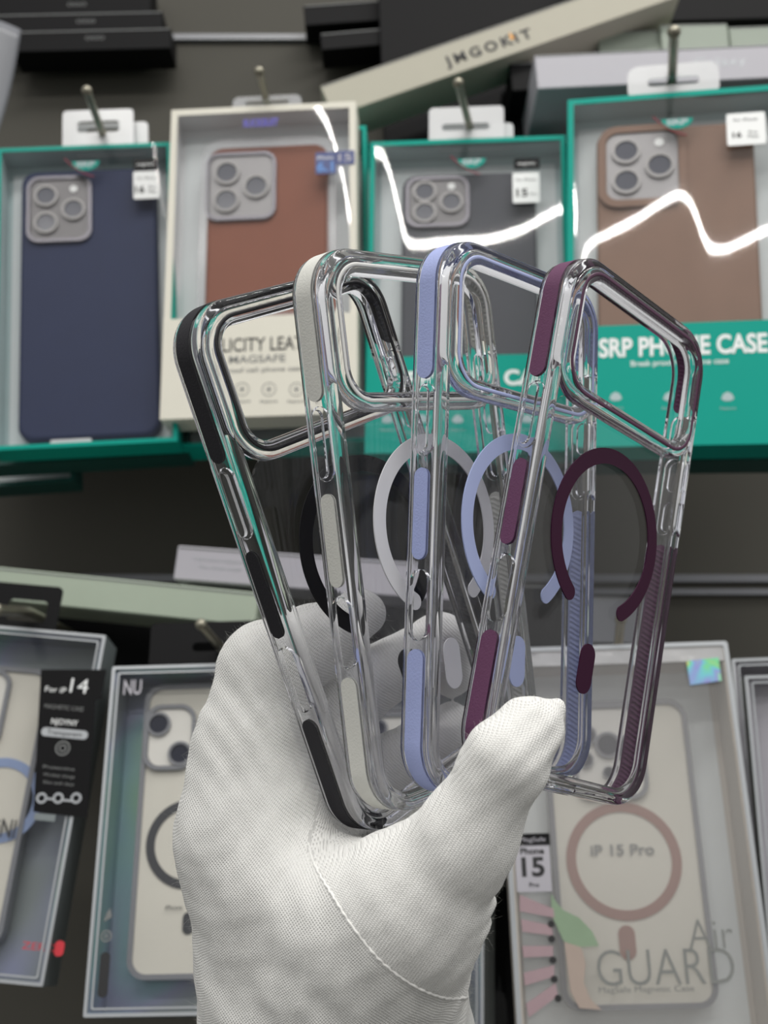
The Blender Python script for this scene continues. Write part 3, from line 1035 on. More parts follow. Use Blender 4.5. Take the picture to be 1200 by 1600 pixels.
# keep the right edge fanning out the way the wrap does: an outer plastic sleeve over a card tray
tray(b7, f7.w, f7.h, 28, 1.4, M['box_grey'], M['box_grey'], lip=2.4)
window(b7, 1, f7.w - 1, 1, f7.h - 1, 0.3, film('wrapping_film', tint=(.93, .93, .93), refl=0.06, rough=0.09, haze=0.16, hcol=(.72, .70, .69)), [(.5, .5, .2, 1.0), (.35, .2, 1.4, 2)])
b = MB()
b.ringp(rr(-.6, -.6, f7.w + .6, f7.h + .6, 1.5, 3), rr(1.6, 1.6, f7.w - 1.6, f7.h - 1.6, 1, 3), -1.0, 0.1)
b.build('wrap_edge', M['silver_edge'], b7, False)
b = MB().box(2, f7.w - 2, -0.4, 0.2, f7.h - 9, f7.h - 2)
b.build('wrap_fold', film('folded_wrap', tint=(.9, .9, .9), refl=.25, rough=.12, haze=.35, bump=.8, hcol=(.9, .9, .92)), b7, False)
x0, z0 = f7.px(856, 1600, 16)
x1, z1 = f7.px(1104, 1092, 16)
x0 = f7.px(862, 1330, 16)[0]
x1 = f7.px(1096, 1330, 16)[0]
z0 = f7.px(980, 1578, 16)[1]
cr7 = f7.px(974, 1345, 16)
rr7 = f7.px(1064, 1345, 16)[0] - cr7[0]
cm0 = f7.px(900, 1252, 15)
cm1 = f7.px(1000, 1100, 15)
pb = f7.px(982, 1500, 16)
ptp = f7.px(982, 1446, 16)
c7 = plain_bumper_case(f7, 'magnet_phone_case', 'off white phone case with rose brown magnet ring, lower right', x0, x1, z0, z1, 14, M['offwhite'], M['smoke'], M['rosering'], cr7, rr7, 4.6,
                  cam=(cm0[0], cm0[1], cm1[0], cm1[1]), lenses=[(*f7.px(949, 1165, 14), 6.4), (*f7.px(951, 1208, 14), 3.0), (*f7.px(915, 1150, 14), 5.2), (*f7.px(914, 1188, 14), 4.0)], pill=(pb[0], pb[1], 3.8, ptp[1]))
x, z = f7.px(972, 1329, 15)
wd = f7.px(1021, 1329, 15)[0] - f7.px(922, 1329, 15)[0]
text('case_lettering', 'iP 15 Pro', M['greyprint'], b7, x, 13.9, z, 5.0, width=wd, bold=.12)
for body, px, py, hh, ww in (('Air', 1110, 1462, 42, 70), ('GUARD', 1040, 1514, 50, 215)):
    x, z = f7.px(px, py, -1)
    wd = f7.px(px + ww / 2, py, -1)[0] - f7.px(px - ww / 2, py, -1)[0]
    text('window_lettering', body, M['pale_print'], b7, x, -1.1, z, hh / 3.1, width=wd, bold=-.2)
x, z = f7.px(1010, 1546, -1)
text('window_small_lettering', 'MagSafe Magnetic Case', M['greyprint'], b7, x, -1.1, z, 2.6, width=42)
x, z = f7.px(832, 1312, -1)
MB().prism(rr(x - 8, z - 2.8, x + 8, z + 2.8, .4), -1.0, -0.6).build('sticker_header', M['black'], b7)
text('header_lettering', 'MagSafe', M['lilacgrey'], b7, x, -1.1, z, 2.0, width=12)
x, z = f7.px(833, 1356, -1)
s_ = MB().prism(rr(x - 8, z - 10.6, x + 8, z + 10.4, .4), -1.0, -0.6).build('model_sticker', M['lilacgrey'], b7)
for body, dz, hh, ww, bd in (('Phone', 7.4, 2.8, 11, .12), ('15', 0, 8.5, 10.5, .35), ('Pro', -7.6, 2.0, 4.5, .05)):
    text('sticker_lettering', body, M['blackprint'], s_, x, -1.1, z + dz, hh, width=ww, bold=bd)
# fan of printed rays and the soft green and peach shape beside it
P7 = lambda px, py: f7.px(px, py, -0.5)
rays = [((812, 1398), (865, 1420), (866, 1434), (812, 1424)), ((814, 1436), (862, 1446), (864, 1462), (816, 1456)), ((816, 1478), (864, 1478), (864, 1494), (818, 1496)),
        ((818, 1520), (866, 1508), (866, 1526), (820, 1540)), ((822, 1568), (868, 1536), (872, 1556), (826, 1590))]
for q in rays:
    MB().prism([P7(*p) for p in q][::-1], -0.75, -0.45).build('printed_ray', M['pinkray'], b7, False)
for px, py in ((861, 1444), (862, 1467), (864, 1500), (866, 1530), (872, 1560)):
    MB().prism(circ(*P7(px, py), 1.6, 12), -0.8, -0.45).build('printed_dot', M['blackprint'], b7, False)
MB().prism([P7(*p) for p in ((861, 1396), (862, 1430), (880, 1470), (905, 1480), (936, 1478), (925, 1455), (905, 1434), (880, 1422), (868, 1408))], -0.7, -0.45).build('printed_leaf', M['greenblob'], b7, False)
MB().prism([P7(*p) for p in ((882, 1472), (908, 1480), (915, 1505), (912, 1535), (922, 1560), (940, 1578), (905, 1575), (892, 1550), (888, 1520))], -0.72, -0.45).build('printed_leaf', M['peach'], b7, False)
MB().prism([P7(*p) for p in ((1072, 1034), (1122, 1028), (1127, 1064), (1078, 1071))], -1.3, -1.0).build('hologram_sticker', M['holo_strong'], b7, False)

f8 = Frame3((1143, 1030, .615), (1400, 1020, .615), (1190, 1640, .595))
b8 = silver_box(f8, 'silver window box cut off by the right edge of the picture', 28, [(.3, .6, .3, 2)], holo=False)
f8b = Frame3((1163, 1056, .575), (1400, 1050, .575), (1215, 1640, .565))
b8b = silver_box(f8b, 'silver window box in front of another at the right edge', 14, [(.3, .6, .3, 2)], holo=False)
f9 = Frame3((470, 1060, .63), (756, 1050, .63), (440, 1600, .61))
b9 = silver_box(f9, 'silver window box seen in slivers through the clear cases, behind the glove', 26, [(.3, .6, .3, 2)], holo=True)
x0, z0 = f9.px(548, 1580, 12)
x1, z1 = f9.px(722, 1100, 12)
cr9 = f9.px(650, 1330, 12)
plain_bumper_case(f9, 'magnet_phone_case', 'pale pink phone case mostly hidden behind the glove and clear cases', x0, x1, z0, z1, 12, M['lilacgrey'], M['smoke'], M['rosering'], cr9, 22, 4.5,
                  cam=(x0 + 2, z1 - 34, x0 + 32, z1 - 4), lenses=[(x0 + 10, z1 - 12, 5), (x0 + 22, z1 - 24, 5)])
x, z = f9.px(722, 1028, -1)
MB().prism(rr(x - 3, z - 10, x + 3, z, .5), -.7, -.55).build('hologram_sticker', M['redholo'], b9)
MB().prism(rr(x - 3, z, x + 3, z + 7, .5), -.7, -.55).build('hologram_sticker', M['greenfoil'], b9)
spare = spare_box((752, 1072, .66), (800, 1070, .66), (748, 1640, .66), M['black'], 'black narrow box showing between the glove and the clear-wrapped box', G2, liner='black')

hook(345, 1012, 314, 976, YL, .565, 'steel hook above the box with the dark magnet ring', 2.2)
hook(45, 956, -6, 953, YL, .55, 'steel hook above the box with the black label', 2.6)
hook(966, 1010, 970, 968, YL, .57, 'steel hook above the clear-wrapped lower right box', 2.2)
hook(1250, 1020, 1300, 985, .60, .57, 'steel hook beyond the right edge', 2.2) if False else None


# --- cartons lying on the ledges
def carton(name, label, TL, TR, BL, depth, mat, cat='box', group=None):
    fr = Frame3(TL, TR, BL, False)
    t = thing(name, label, cat, fr.m, group)
    bm = MB().box(0, fr.w, 0, depth, 0, fr.h)
    o = bm.build('carton_body', mat, t, False)
    o.modifiers.new('b', 'BEVEL').width = 0.0006
    MB().box(1.0, fr.w - 1.0, -0.25, 0.1, fr.h - 1.6, fr.h - 0.8).build('lid_seam', M['greyprint'], t, False)
    return t, fr


GB = 'black cartons stacked at the top left'
for i_, (x1_, y0_, y1_, Y_, lb) in enumerate(((236, -30, 20, .772, 'topmost'), (254, 21, 46, .768, 'middle'), (267, 47, 72, .764, 'lowest'))):
    t, fr = carton('black_carton', 'black carton at top left, %s of its stack' % lb, (-60 + i_ * 40, y0_ + 2, Y_), (x1_, y0_ - 4, Y_), (-58 + i_ * 46, y1_ + 6, Y_), 26, M['black'], group=GB)
    x, z = fr.px(120 + i_ * 14, (y0_ + y1_) / 2 + (12 if i_ == 0 else 0), 0)
    text('carton_lettering', 'OOO', M['greyprint'], t, x, -0.1, z, 3.2, width=14)
for lb, q in (('upper', ((474, 8, .77), (640, -4, .77), (476, 40, .77))), ('lower', ((500, 52, .765), (660, 38, .765), (504, 78, .765)))):
    carton('black_carton', 'black carton at top centre, %s of two' % lb, *q, 24, M['black'], group='black cartons at top centre')
t, frj = carton('long_cream_carton', 'long cream carton lying slanted across the top with dark lettering', (500, 134, .70), (1040, -52, .70), (514, 184, .70), 34, M['cream_dull'])
x, z = frj.px(763, 75, 0)
wd = frj.px(832, 52, 0)[0] - frj.px(697, 98, 0)[0]
text('carton_lettering', 'JMGOKIT', M['blackprint'], t, x, -0.2, z, 7.6, width=wd, bold=.36, spacing=1.4)
x, z = frj.px(799, 58, 0)
MB().prism([(x - 1.5, z - 2), (x + 1.5, z - 2), (x, z + 4)], -0.6, -0.2).build('orange_accent', M['amber'], t, False)
t, frg = carton('white_carton', 'pale white carton on the top shelf above the taupe case box', (835, 86, .675), (1260, 66, .675), (838, 139, .675), 70, M['lilacgrey'])
x, z = frg.px(1125, 97, 0)
text('carton_lettering', 'Galaxy', M['silver_edge'], t, x, -0.1, z, 7, width=34)
GS = 'sage cartons on the white carton'
carton('sage_carton', 'sage green carton at top right, leftmost of three', (934, 49, .72), (1030, 46, .72), (934, 83, .72), 60, M['sage_dark'], group=GS)
carton('sage_carton', 'taller sage green carton at top right, middle of three', (1031, 38, .715), (1136, 36, .715), (1031, 78, .715), 60, M['sage_dark'], group=GS)
carton('sage_carton', 'sage green carton at top right, rightmost of three', (1138, 42, .72), (1260, 38, .72), (1138, 76, .72), 60, M['sage_dark'], group=GS)
carton('black_carton', 'black carton on end left of the white carton', (796, 98, .71), (834, 96, .71), (800, 142, .71), 60, M['black'])
carton('black_carton', 'tall black carton between the charcoal and taupe case boxes', (784, 142, .745), (850, 140, .745), (790, 260, .745), 40, M['black'])
carton('black_carton', 'wide black carton at the top right corner', (900, -70, .74), (1300, -80, .74), (900, 36, .74), 40, M['black'])
carton('black_carton', 'black carton behind the slanted cream carton', (590, -40, .76), (905, -50, .76), (596, 330, .76), 30, M['black'])
t, frs = carton('sage_tray', 'glossy pale sage carton lying below the navy case box', (-80, 878, .64), (405, 926, .62), (-80, 928, .64), 60, M['sage'])
t, frl = carton('lilac_grey_carton', 'pale lilac grey carton with faint lettering, behind the leftmost clear case', (278, 852, .63), (720, 884, .61), (276, 905, .63), 34, M['lilacgrey'])
for k_, (body, dy) in enumerate((('Multifunctional charging stand', 0), ('Fast wireless charger', 12))):
    x, z = frl.px(345, 876 + dy, 0)
    text('carton_lettering', body, M['silver_edge'], t, x, -0.1, z, 2.0, width=30 - 6 * k_)
carton('black_carton', 'black carton lying between the sage carton and the silver boxes', (60, 946, .705), (420, 972, .70), (60, 1030, .705), 40, M['black'])
carton('grey_carton', 'dark grey carton seen through the clear cases in the middle', (560, 905, .70), (880, 915, .70), (560, 1000, .70), 40, M['black'])
carton('grey_carton', 'small grey carton right of the blue striped case', (895, 932, .70), (1000, 934, .70), (895, 1004, .70), 40, M['smoke'])
# pale plastic sheet at the far left top
fp = Frame3((-60, 40, .70), (26, 48, .70), (-60, 232, .70), False)
t = thing('plastic_sleeve', 'pale curled plastic sleeve at the left edge below the black cartons', 'sleeve', fp.m)
vv, ff = [], []
for j in range(13):
    for i in range(17):
        a = i / 16
        vv.append((fp.w * a + 4 * math.sin(j / 12 * 2), -9 * math.sin(a * math.pi) + 2 * math.sin(j / 3), fp.h * j / 12))
for j in range(12):
    for i in range(16):
        k = j * 17 + i
        ff.append((k, k + 1, k + 18, k + 17))
o = mesh_obj('sleeve_sheet', vv, ff, M['smoke'], t)
o.modifiers.new('s', 'SOLIDIFY').thickness = 0.0008


# ---------------------------------------------------------------- the four clear cases
CW, CH, CT = 73.53, 150.0, 10.86
OUT_R = 13.5
PX0, PZ0 = 0.0, 0.0


def rr_loop(x0, y0, x1, y1, r, seg=14, straight=1):
    """loop of (x,y,nx,ny) with outward normals, counter-clockwise in x,y"""
    L_ = []
    for cx, cy_, a0 in ((x1 - r, y0 + r, -90), (x1 - r, y1 - r, 0), (x0 + r, y1 - r, 90), (x0 + r, y0 + r, 180)):
        for k in range(seg + 1):
            a = math.radians(a0 + 90 * k / seg)
            L_.append((cx + r * math.cos(a), cy_ + r * math.sin(a), math.cos(a), math.sin(a)))
    return L_


def sweep_loop(loop, prof):
    """closed profile (inset, z) swept round the loop"""
    v, f = [], []
    n = len(prof)
    for x, y, nx, ny in loop:
        for i, z in prof:
            v.append((x - nx * i, y - ny * i, z))
    m = len(loop)
    for a in range(m):
        b_ = (a + 1) % m
        for k in range(n):
            j = (k + 1) % n
            f.append((a * n + k, b_ * n + k, b_ * n + j, a * n + j))
    return v, f


def smooth_prof(p, it=2):
    for _ in range(it):
        q = []
        for i in range(len(p)):
            a, b_ = p[i], p[(i + 1) % len(p)]
            q.append((a[0] * .75 + b_[0] * .25, a[1] * .75 + b_[1] * .25))
            q.append((a[0] * .25 + b_[0] * .75, a[1] * .25 + b_[1] * .75))
        p = q
    return p


def temp_obj(verts, faces):
    me = bpy.data.meshes.new('tmp')
    me.from_pydata([tuple(c * MM for c in v) for v in verts], [], faces)
    me.update()
    bm = bmesh.new()
    bm.from_mesh(me)
    bmesh.ops.recalc_face_normals(bm, faces=bm.faces)
    bm.to_mesh(me)
    bm.free()
    o = bpy.data.objects.new('tmp', me)
    scene.collection.objects.link(o)
    return o


def stadium_x(xa, xb, yc0, yc1, zc, hw, seg=8, taper=0.0):
    """stadium (long along y, half-width hw in z) extruded along x from xa to xb"""
    pts = []
    for k in range(seg + 1):
        a = math.pi * k / seg
        pts.append((yc1 - hw + hw * math.sin(a), zc + hw * math.cos(a)))
    for k in range(seg + 1):
        a = math.pi + math.pi * k / seg
        pts.append((yc0 + hw + hw * math.sin(a), zc + hw * math.cos(a)))
    n = len(pts)
    cy0 = (yc0 + yc1) / 2
    v = [(xa, p[0], p[1]) for p in pts] + [(xb, p[0] + (cy0 - p[0]) / max(1e-6, abs(cy0 - p[0])) * taper, zc + (p[1] - zc) * (1 - taper / hw)) for p in pts]
    f = [(i, (i + 1) % n, n + (i + 1) % n, n + i) for i in range(n)] + [tuple(reversed(range(n))), tuple(range(n, 2 * n))]
    return v, f


def Yv(v):
    return CH - v


XL, XR = -CW / 2, CW / 2
outer_loop = rr_loop(XL, 0, XR, CH, OUT_R)
frame_prof = smooth_prof([(0.0, -10.2), (0.0, -1.4), (0.7, 0.1), (2.6, 0.25), (3.4, -0.7), (5.0, -1.0), (5.0, -2.4), (2.6, -2.7), (1.6, -3.6), (1.55, -9.2), (2.4, -10.1), (2.3, -10.86), (0.6, -10.86)], 2)
base = temp_obj(*sweep_loop(outer_loop, frame_prof))
cam_loop = rr_loop(XL + 5.35, Yv(41.1), XR - 5.1, Yv(4.8), 9.0, 12)
ring_prof = smooth_prof([(-2.7, -2.9), (-2.7, 0.3), (-1.6, 1.3), (1.2, 1.4), (2.5, 0.4), (2.6, -3.2), (-1.6, -3.4)], 2)
ring = temp_obj(*sweep_loop(cam_loop, ring_prof))


def boolean(o, other, op):
    md = o.modifiers.new('bool', 'BOOLEAN')
    md.operation = op
    md.solver = 'EXACT'
    md.object = other
    bpy.context.view_layer.update()
    dg = bpy.context.evaluated_depsgraph_get()
    me = bpy.data.meshes.new_from_object(o.evaluated_get(dg))
    o.modifiers.clear()
    o.data = me
    bpy.data.objects.remove(other)


boolean(base, ring, 'UNION')
ZC = -5.9
cuts = [
    ('DIFFERENCE', stadium_x(XL - 3, XL + 4, Yv(110.2), Yv(91.3), ZC + .1, 3.0)),     # camera control opening
    ('DIFFERENCE', stadium_x(XL + 0.7, XL + 4, Yv(61.2), Yv(41.4), ZC, 2.9)),          # recess behind power button
    ('DIFFERENCE', stadium_x(XR - 4, XR - 0.7, Yv(38.6), Yv(25.6), ZC, 2.9)),
    ('DIFFERENCE', stadium_x(XR - 4, XR - 0.7, Yv(65.2), Yv(40.0), ZC, 2.9)),
    ('UNION', stadium_x(XL + 0.5, XL - 0.75, Yv(60.5), Yv(42.1), ZC, 2.1, taper=.4)),
    ('UNION', stadium_x(XR - 0.5, XR + 0.75, Yv(37.8), Yv(26.3), ZC, 2.1, taper=.4)),
    ('UNION', stadium_x(XR - 0.5, XR + 0.75, Yv(51.0), Yv(40.8), ZC, 2.1, taper=.4)),
    ('UNION', stadium_x(XR - 0.5, XR + 0.75, Yv(64.2), Yv(54.0), ZC, 2.1, taper=.4)),
]
for op, (v_, f_) in cuts:
    boolean(base, temp_obj(v_, f_), op)
mbp = MB().prism(rr(-6.5, -8.4, 6.5, -3.4, 2.4), -4, 4)
boolean(base, temp_obj([(x, y + 0.9, z) for x, y, z in mbp.v], mbp.f), 'DIFFERENCE')
shell_mesh = base.data
bpy.data.objects.remove(base)
shell_mesh.name = 'clear_frame'
shell_mesh.materials.clear()
shell_mesh.materials.append(M['shell'])
for p in shell_mesh.polygons:
    p.use_smooth = True
shell_mesh.set_sharp_from_angle(angle=math.radians(42))


def outline_path(step=0.35):
    """dense outline as (s,x,y,nx,ny), counter-clockwise starting bottom centre"""
    pts = []
    r = OUT_R
    segs = [((0, 0), (XR - r, 0), None), (None, (XR - r, r), -90), ((XR, r), (XR, CH - r), None), (None, (XR - r, CH - r), 0),
            ((XR - r, CH), (XL + r, CH), None), (None, (XL + r, CH - r), 90), ((XL, CH - r), (XL, r), None), (None, (XL + r, r), 180), ((XL + r, 0), (0, 0), None)]
    s = 0
    nrm = {0: (0, -1), 2: (1, 0), 4: (0, 1), 6: (-1, 0), 8: (0, -1)}
    for i, (a, b_, a0) in enumerate(segs):
        if a0 is None:
            L_ = math.dist(a, b_)
            n = max(2, int(L_ / step))
            for k in range(n):
                pts.append((s + L_ * k / n, a[0] + (b_[0] - a[0]) * k / n, a[1] + (b_[1] - a[1]) * k / n, *nrm[i]))
            s += L_
        else:
            L_ = r * math.pi / 2
            n = int(L_ / step)
            for k in range(n):
                t = math.radians(a0 + 90 * k / n)
                pts.append((s + L_ * k / n, b_[0] + r * math.cos(t), b_[1] + r * math.sin(t), math.cos(t), math.sin(t)))
            s += L_
    return pts, s


OP, OTOT = outline_path()


def s_at(side, v):
    """arc length where the left or right side passes v mm from the top"""
    best = min((p for p in OP if (p[1] > 0) == (side == 'R')), key=lambda p: abs(p[2] - Yv(v)) + (0 if abs(p[3]) > .6 else 50))
    return best[0]


def strip_geo(s0, s1, hw=2.75, zc=-6.1, outer=True, inner=True, trim_right=False):
    """rubber strip: a thin skin on the outside of the wall and a ribbed one on the inside"""
    P_ = [p for p in OP if s0 - 1e-6 <= p[0] <= s1 + 1e-6]
    V, F = [], []
    NZ = 9
    for layer in ((('o',) if outer else ()) + (('i',) if inner else ())):
        rows = []
        for p in (P_ if layer == 'i' or not trim_right else [q for q in P_ if q[1] < XR - OUT_R - 4]):
            d = min(p[0] - s0, s1 - p[0])
            h = hw if d >= hw else hw * math.sqrt(max(0.004, 1 - ((hw - d) / hw) ** 2))
            row = []
            for k in range(NZ):
                u = -1 + 2 * k / (NZ - 1)
                ii = -0.035 if layer == 'o' else 1.30
                row.append((p[1] - p[3] * ii, p[2] - p[4] * ii, zc + h * u))
            for k in range(NZ):
                u = 1 - 2 * k / (NZ - 1)
                ph = ((p[0] + u * h * 0.5) / 1.55) % 1.0
                rib = (0.40 if ph < 0.5 else 0.0) * (1 if abs(u) < 0.72 and d > 1.5 else 0)
                ii = 0.35 if layer == 'o' else 1.66 + rib
                row.append((p[1] - p[3] * ii, p[2] - p[4] * ii, zc + h * u))
            rows.append(row)
        n = 2 * NZ
        b0 = len(V)
        for r_ in rows:
            V += r_
        for a in range(len(rows) - 1):
            for k in range(n):
                j = (k + 1) % n
                F.append((b0 + a * n + k, b0 + (a + 1) * n + k, b0 + (a + 1) * n + j, b0 + a * n + j))
        F.append(tuple(b0 + q for q in range(n)))
        F.append(tuple(b0 + q for q in reversed(range((len(rows) - 1) * n, len(rows) * n))))
    return V, F


STRIPS = [strip_geo(s_at('R', 24.6), s_at('L', 40.2), trim_right=True), strip_geo(s_at('L', 64.4), s_at('L', 89.0), 2.4),
          strip_geo(s_at('L', 112.4), s_at('L', 136.4) + 20.5), strip_geo(s_at('R', 136.4) - 20.5, s_at('R', 68.6), outer=False)]


def poly_xy(mb, pts, z0, z1):
    n = len(pts)
    v = [(p[0], p[1], z0) for p in pts] + [(p[0], p[1], z1) for p in pts]
    return mb.add(v, [tuple(reversed(range(n))), tuple(range(n, 2 * n))] + [(i, (i + 1) % n, n + (i + 1) % n, n + i) for i in range(n)])


def ring_arc(R1, R0, cx, cy_, gap_deg, n=64):
    """magnet ring open at the bottom, with rounded ends"""
    a0 = math.radians(-90 + gap_deg)
    a1 = math.radians(270 - gap_deg)
    out = [(cx + R1 * math.cos(a0 + (a1 - a0) * k / n), cy_ + R1 * math.sin(a0 + (a1 - a0) * k / n)) for k in range(n + 1)]
    inn = [(cx + R0 * math.cos(a0 + (a1 - a0) * k / n), cy_ + R0 * math.sin(a0 + (a1 - a0) * k / n)) for k in range(n + 1)][::-1]
    rm, hw = (R1 + R0) / 2, (R1 - R0) / 2

    def cap(ang, sgn):
        c = (cx + rm * math.cos(ang), cy_ + rm * math.sin(ang))
        er, et = (math.cos(ang), math.sin(ang)), (-math.sin(ang) * sgn, math.cos(ang) * sgn)
        return [(c[0] + hw * (er[0] * math.cos(t) + et[0] * math.sin(t)), c[1] + hw * (er[1] * math.cos(t) + et[1] * math.sin(t))) for t in [math.pi * k / 8 for k in range(1, 8)]]
    return out + cap(a1, 1) + inn + cap(a0, -1)[::-1]


# ring as quads + caps so the surface stays clean
def ring_mesh(R1, R0, cx, cy_, gap_deg, z0, z1, n=72):
    pts = ring_arc(R1, R0, cx, cy_, gap_deg, n)
    return poly_xy(MB(), pts, z0, z1)


CASE_POSE = {
    'black': ([[0.64967, 0.30299, 0.69723], [-0.31385, 0.94223, -0.11701], [0.6924, 0.14281, -0.70724]], [-50.439, -50.947, 294.729]),
    'white': ([[0.67275, 0.11496, 0.73088], [-0.07991, 0.99337, -0.0827], [0.73554, 0.00277, -0.67748]], [-18.001, -69.021, 302.359]),
    'blue': ([[0.69447, -0.03595, 0.71862], [0.101, 0.99373, -0.0479], [0.7124, -0.10585, -0.69375]], [16.597, -76.058, 316.355]),
    'plum': ([[0.69301, -0.19386, 0.69437], [0.29313, 0.95573, -0.02573], [0.65864, -0.22138, -0.71915]], [54.18, -76.489, 332.835]),
}
CASE_LABEL = {
    'black': 'clear phone case with black strips and black ring, leftmost in the gloved hand',
    'white': 'clear phone case with white strips and white ring held in the glove',
    'blue': 'clear phone case with light blue strips and light blue ring held in the glove',
    'plum': 'clear phone case with plum purple strips and ring, rightmost in the gloved hand',
}
panel_pts = rr(XL + 4.4, 4.4, XR - 4.4, Yv(41.5), 9.2, 12)
proto = None
for key, (R_, T_) in CASE_POSE.items():
    Rm = Matrix(R_)
    T3 = Vector(T_)
    oc = T3 + Rm @ Vector((CW / 2, CH, 0))
    ax = [Rm.col[0], -Rm.col[1], Rm.col[2]]
    rot3 = ROTC @ Matrix(ax).transposed()
    m4 = rot3.to_4x4()
    m4.translation = c2w(oc)
    t = thing('clear_phone_case', CASE_LABEL[key], 'phone case', m4, 'clear phone cases fanned out in the hand')
    fr_ = link(bpy.data.objects.new('clear_frame', shell_mesh), t)
    pn = poly_xy(MB(), panel_pts, -2.3, -1.15).build('back_panel', M['panel'], t, False)
    v_, f_ = sweep_loop(cam_loop, smooth_prof([(-0.5, 0.9), (-0.6, 1.45), (0.6, 1.45), (0.5, 0.9)], 1))
    mesh_obj('camera_trim', v_, f_, M['trim_' + key], t)
    for v_, f_ in STRIPS:
        mesh_obj('grip_strip', v_, f_, M['strip_' + key], t, True, 30)
    ring_mesh(25.75, 21.15, 0, Yv(76.2), 33, -1.13, -0.75).build('magnet_ring', M['ring_' + key], t, False)
    poly_xy(MB(), rr(-3.4, Yv(122.0), 3.4, Yv(107.8), 3.39, 8), -1.13, -0.75).build('magnet_bar', M['ring_' + key], t, False)

# ---------------------------------------------------------------- the gloved hand
# joints given in camera-space by picture position and distance (mm)
def J(px, py, z):
    return np.array([(px - 600) / F_PX * z, (py - 800) / F_PX * z, z])


CAPS = [  # a, b, ra, rb, blend group
    (J(528, 1860, 352), J(528, 1640, 338), 37, 37.5, 'p'),
    (J(528, 1660, 338), J(520, 1470, 332), 37.5, 33, 'p'),
    (J(455, 1520, 330), J(398, 1300, 330), 26, 20.5, 'p'),
    (J(520, 1480, 335), J(470, 1330, 352), 30, 24, 'p'),
    (J(560, 1520, 352), J(560, 1400, 366), 28, 24, 'p'),
    (J(398, 1310, 330), J(393, 1170, 334), 20.5, 16.0, 'p'),
    (J(393, 1180, 334), J(420, 1050, 338), 16.0, 14.5, 'i'),
    (J(420, 1050, 338), J(482, 1008, 346), 14.0, 11.0, 'i'),
    (J(482, 1008, 346), J(566, 958, 354), 11.0, 7.2, 'i'),
    # thumb side
    (J(552, 1600, 324), J(592, 1470, 308), 30, 24, 'p'),
    (J(570, 1510, 310), J(645, 1408, 297), 23, 17, 'p'),
    (J(645, 1412, 297), J(722, 1318, 289), 17.0, 11.8, 'p'),
    (J(724, 1318, 289), J(790, 1189, 285), 11.8, 9.9, 't'),
    (J(790, 1189, 285), J(826, 1141, 289), 9.9, 7.8, 't'),
    (J(826, 1141, 289), J(869, 1108, 296), 7.5, 3.0, 't'),
    # web between thumb and index
    (J(430, 1390, 318), J(555, 1445, 305), 16, 15, 'p'),
    (J(555, 1445, 304), J(640, 1425, 297), 15, 15, 'p'),
    # middle, ring and little finger behind the cases
    (J(480, 1330, 362), J(505, 1150, 352), 17, 11.5, 'm'),
    (J(505, 1150, 352), J(560, 1075, 356), 11.5, 10.5, 'm'),
    (J(560, 1075, 356), J(688, 1003, 377), 10.3, 9.0, 'm'),
    (J(688, 1003, 377), J(706, 1052, 383), 8.8, 7.5, 'm'),
    (J(510, 1350, 372), J(540, 1235, 362), 17, 11.0, 'r'),
    (J(540, 1235, 362), J(610, 1196, 362), 10.5, 9.6, 'r'),
    (J(610, 1196, 362), J(705, 1140, 380), 9.4, 8.6, 'r'),
    (J(560, 1400, 380), J(600, 1290, 372), 17, 9.5, 'l'),
    (J(600, 1290, 372), J(715, 1230, 386), 9.0, 7.8, 'l'),
]
VS = 0.95
lo = np.min([np.minimum(a, b) - max(ra, rb) for a, b, ra, rb, g in CAPS], axis=0) - 3
hi = np.max([np.maximum(a, b) + max(ra, rb) for a, b, ra, rb, g in CAPS], axis=0) + 3
hi[1] = min(hi[1], J(0, 1760, 345)[1])
nx_, ny_, nz_ = [int(math.ceil((hi[i] - lo[i]) / VS)) + 1 for i in range(3)]
gx = (lo[0] + np.arange(nx_) * VS).astype(np.float32)
gy = (lo[1] + np.arange(ny_) * VS).astype(np.float32)
gz = (lo[2] + np.arange(nz_) * VS).astype(np.float32)
GX, GY, GZ = np.meshgrid(gx, gy, gz, indexing='ij')


def cap_sdf(a, b, ra, rb):
    d = (b - a).astype(np.float32)
    t = ((GX - a[0]) * d[0] + (GY - a[1]) * d[1] + (GZ - a[2]) * d[2]) / float(d @ d)
    t = np.clip(t, 0, 1)
    q = np.sqrt((GX - a[0] - t * d[0]) ** 2 + (GY - a[1] - t * d[1]) ** 2 + (GZ - a[2] - t * d[2]) ** 2)
    return q - (ra + (rb - ra) * t)


def smin(a, b, k):
    h = np.clip(0.5 + 0.5 * (b - a) / k, 0, 1)
    return b * (1 - h) + a * h - k * h * (1 - h)


groups = {}
KB = {'p': 9.0, 'i': 3.5, 't': 4.0, 'm': 3.0, 'r': 3.0, 'l': 3.0}
for a, b, ra, rb, g in CAPS:
    s_ = cap_sdf(a, b, ra, rb)
    groups[g] = s_ if g not in groups else smin(groups[g], s_, KB[g])
sd = groups['p']
for g, k in (('t', 6.0), ('i', 6.0), ('m', 3.0), ('r', 3.0), ('l', 3.0)):
    sd = smin(sd, groups[g], k)
# cloth: folds at the thumb base, at the wrist and across the finger joints, plus gentle unevenness


def bump_at(c, rad):
    return np.exp(-((GX - c[0]) ** 2 + (GY - c[1]) ** 2 + (GZ - c[2]) ** 2) / (2 * rad * rad))


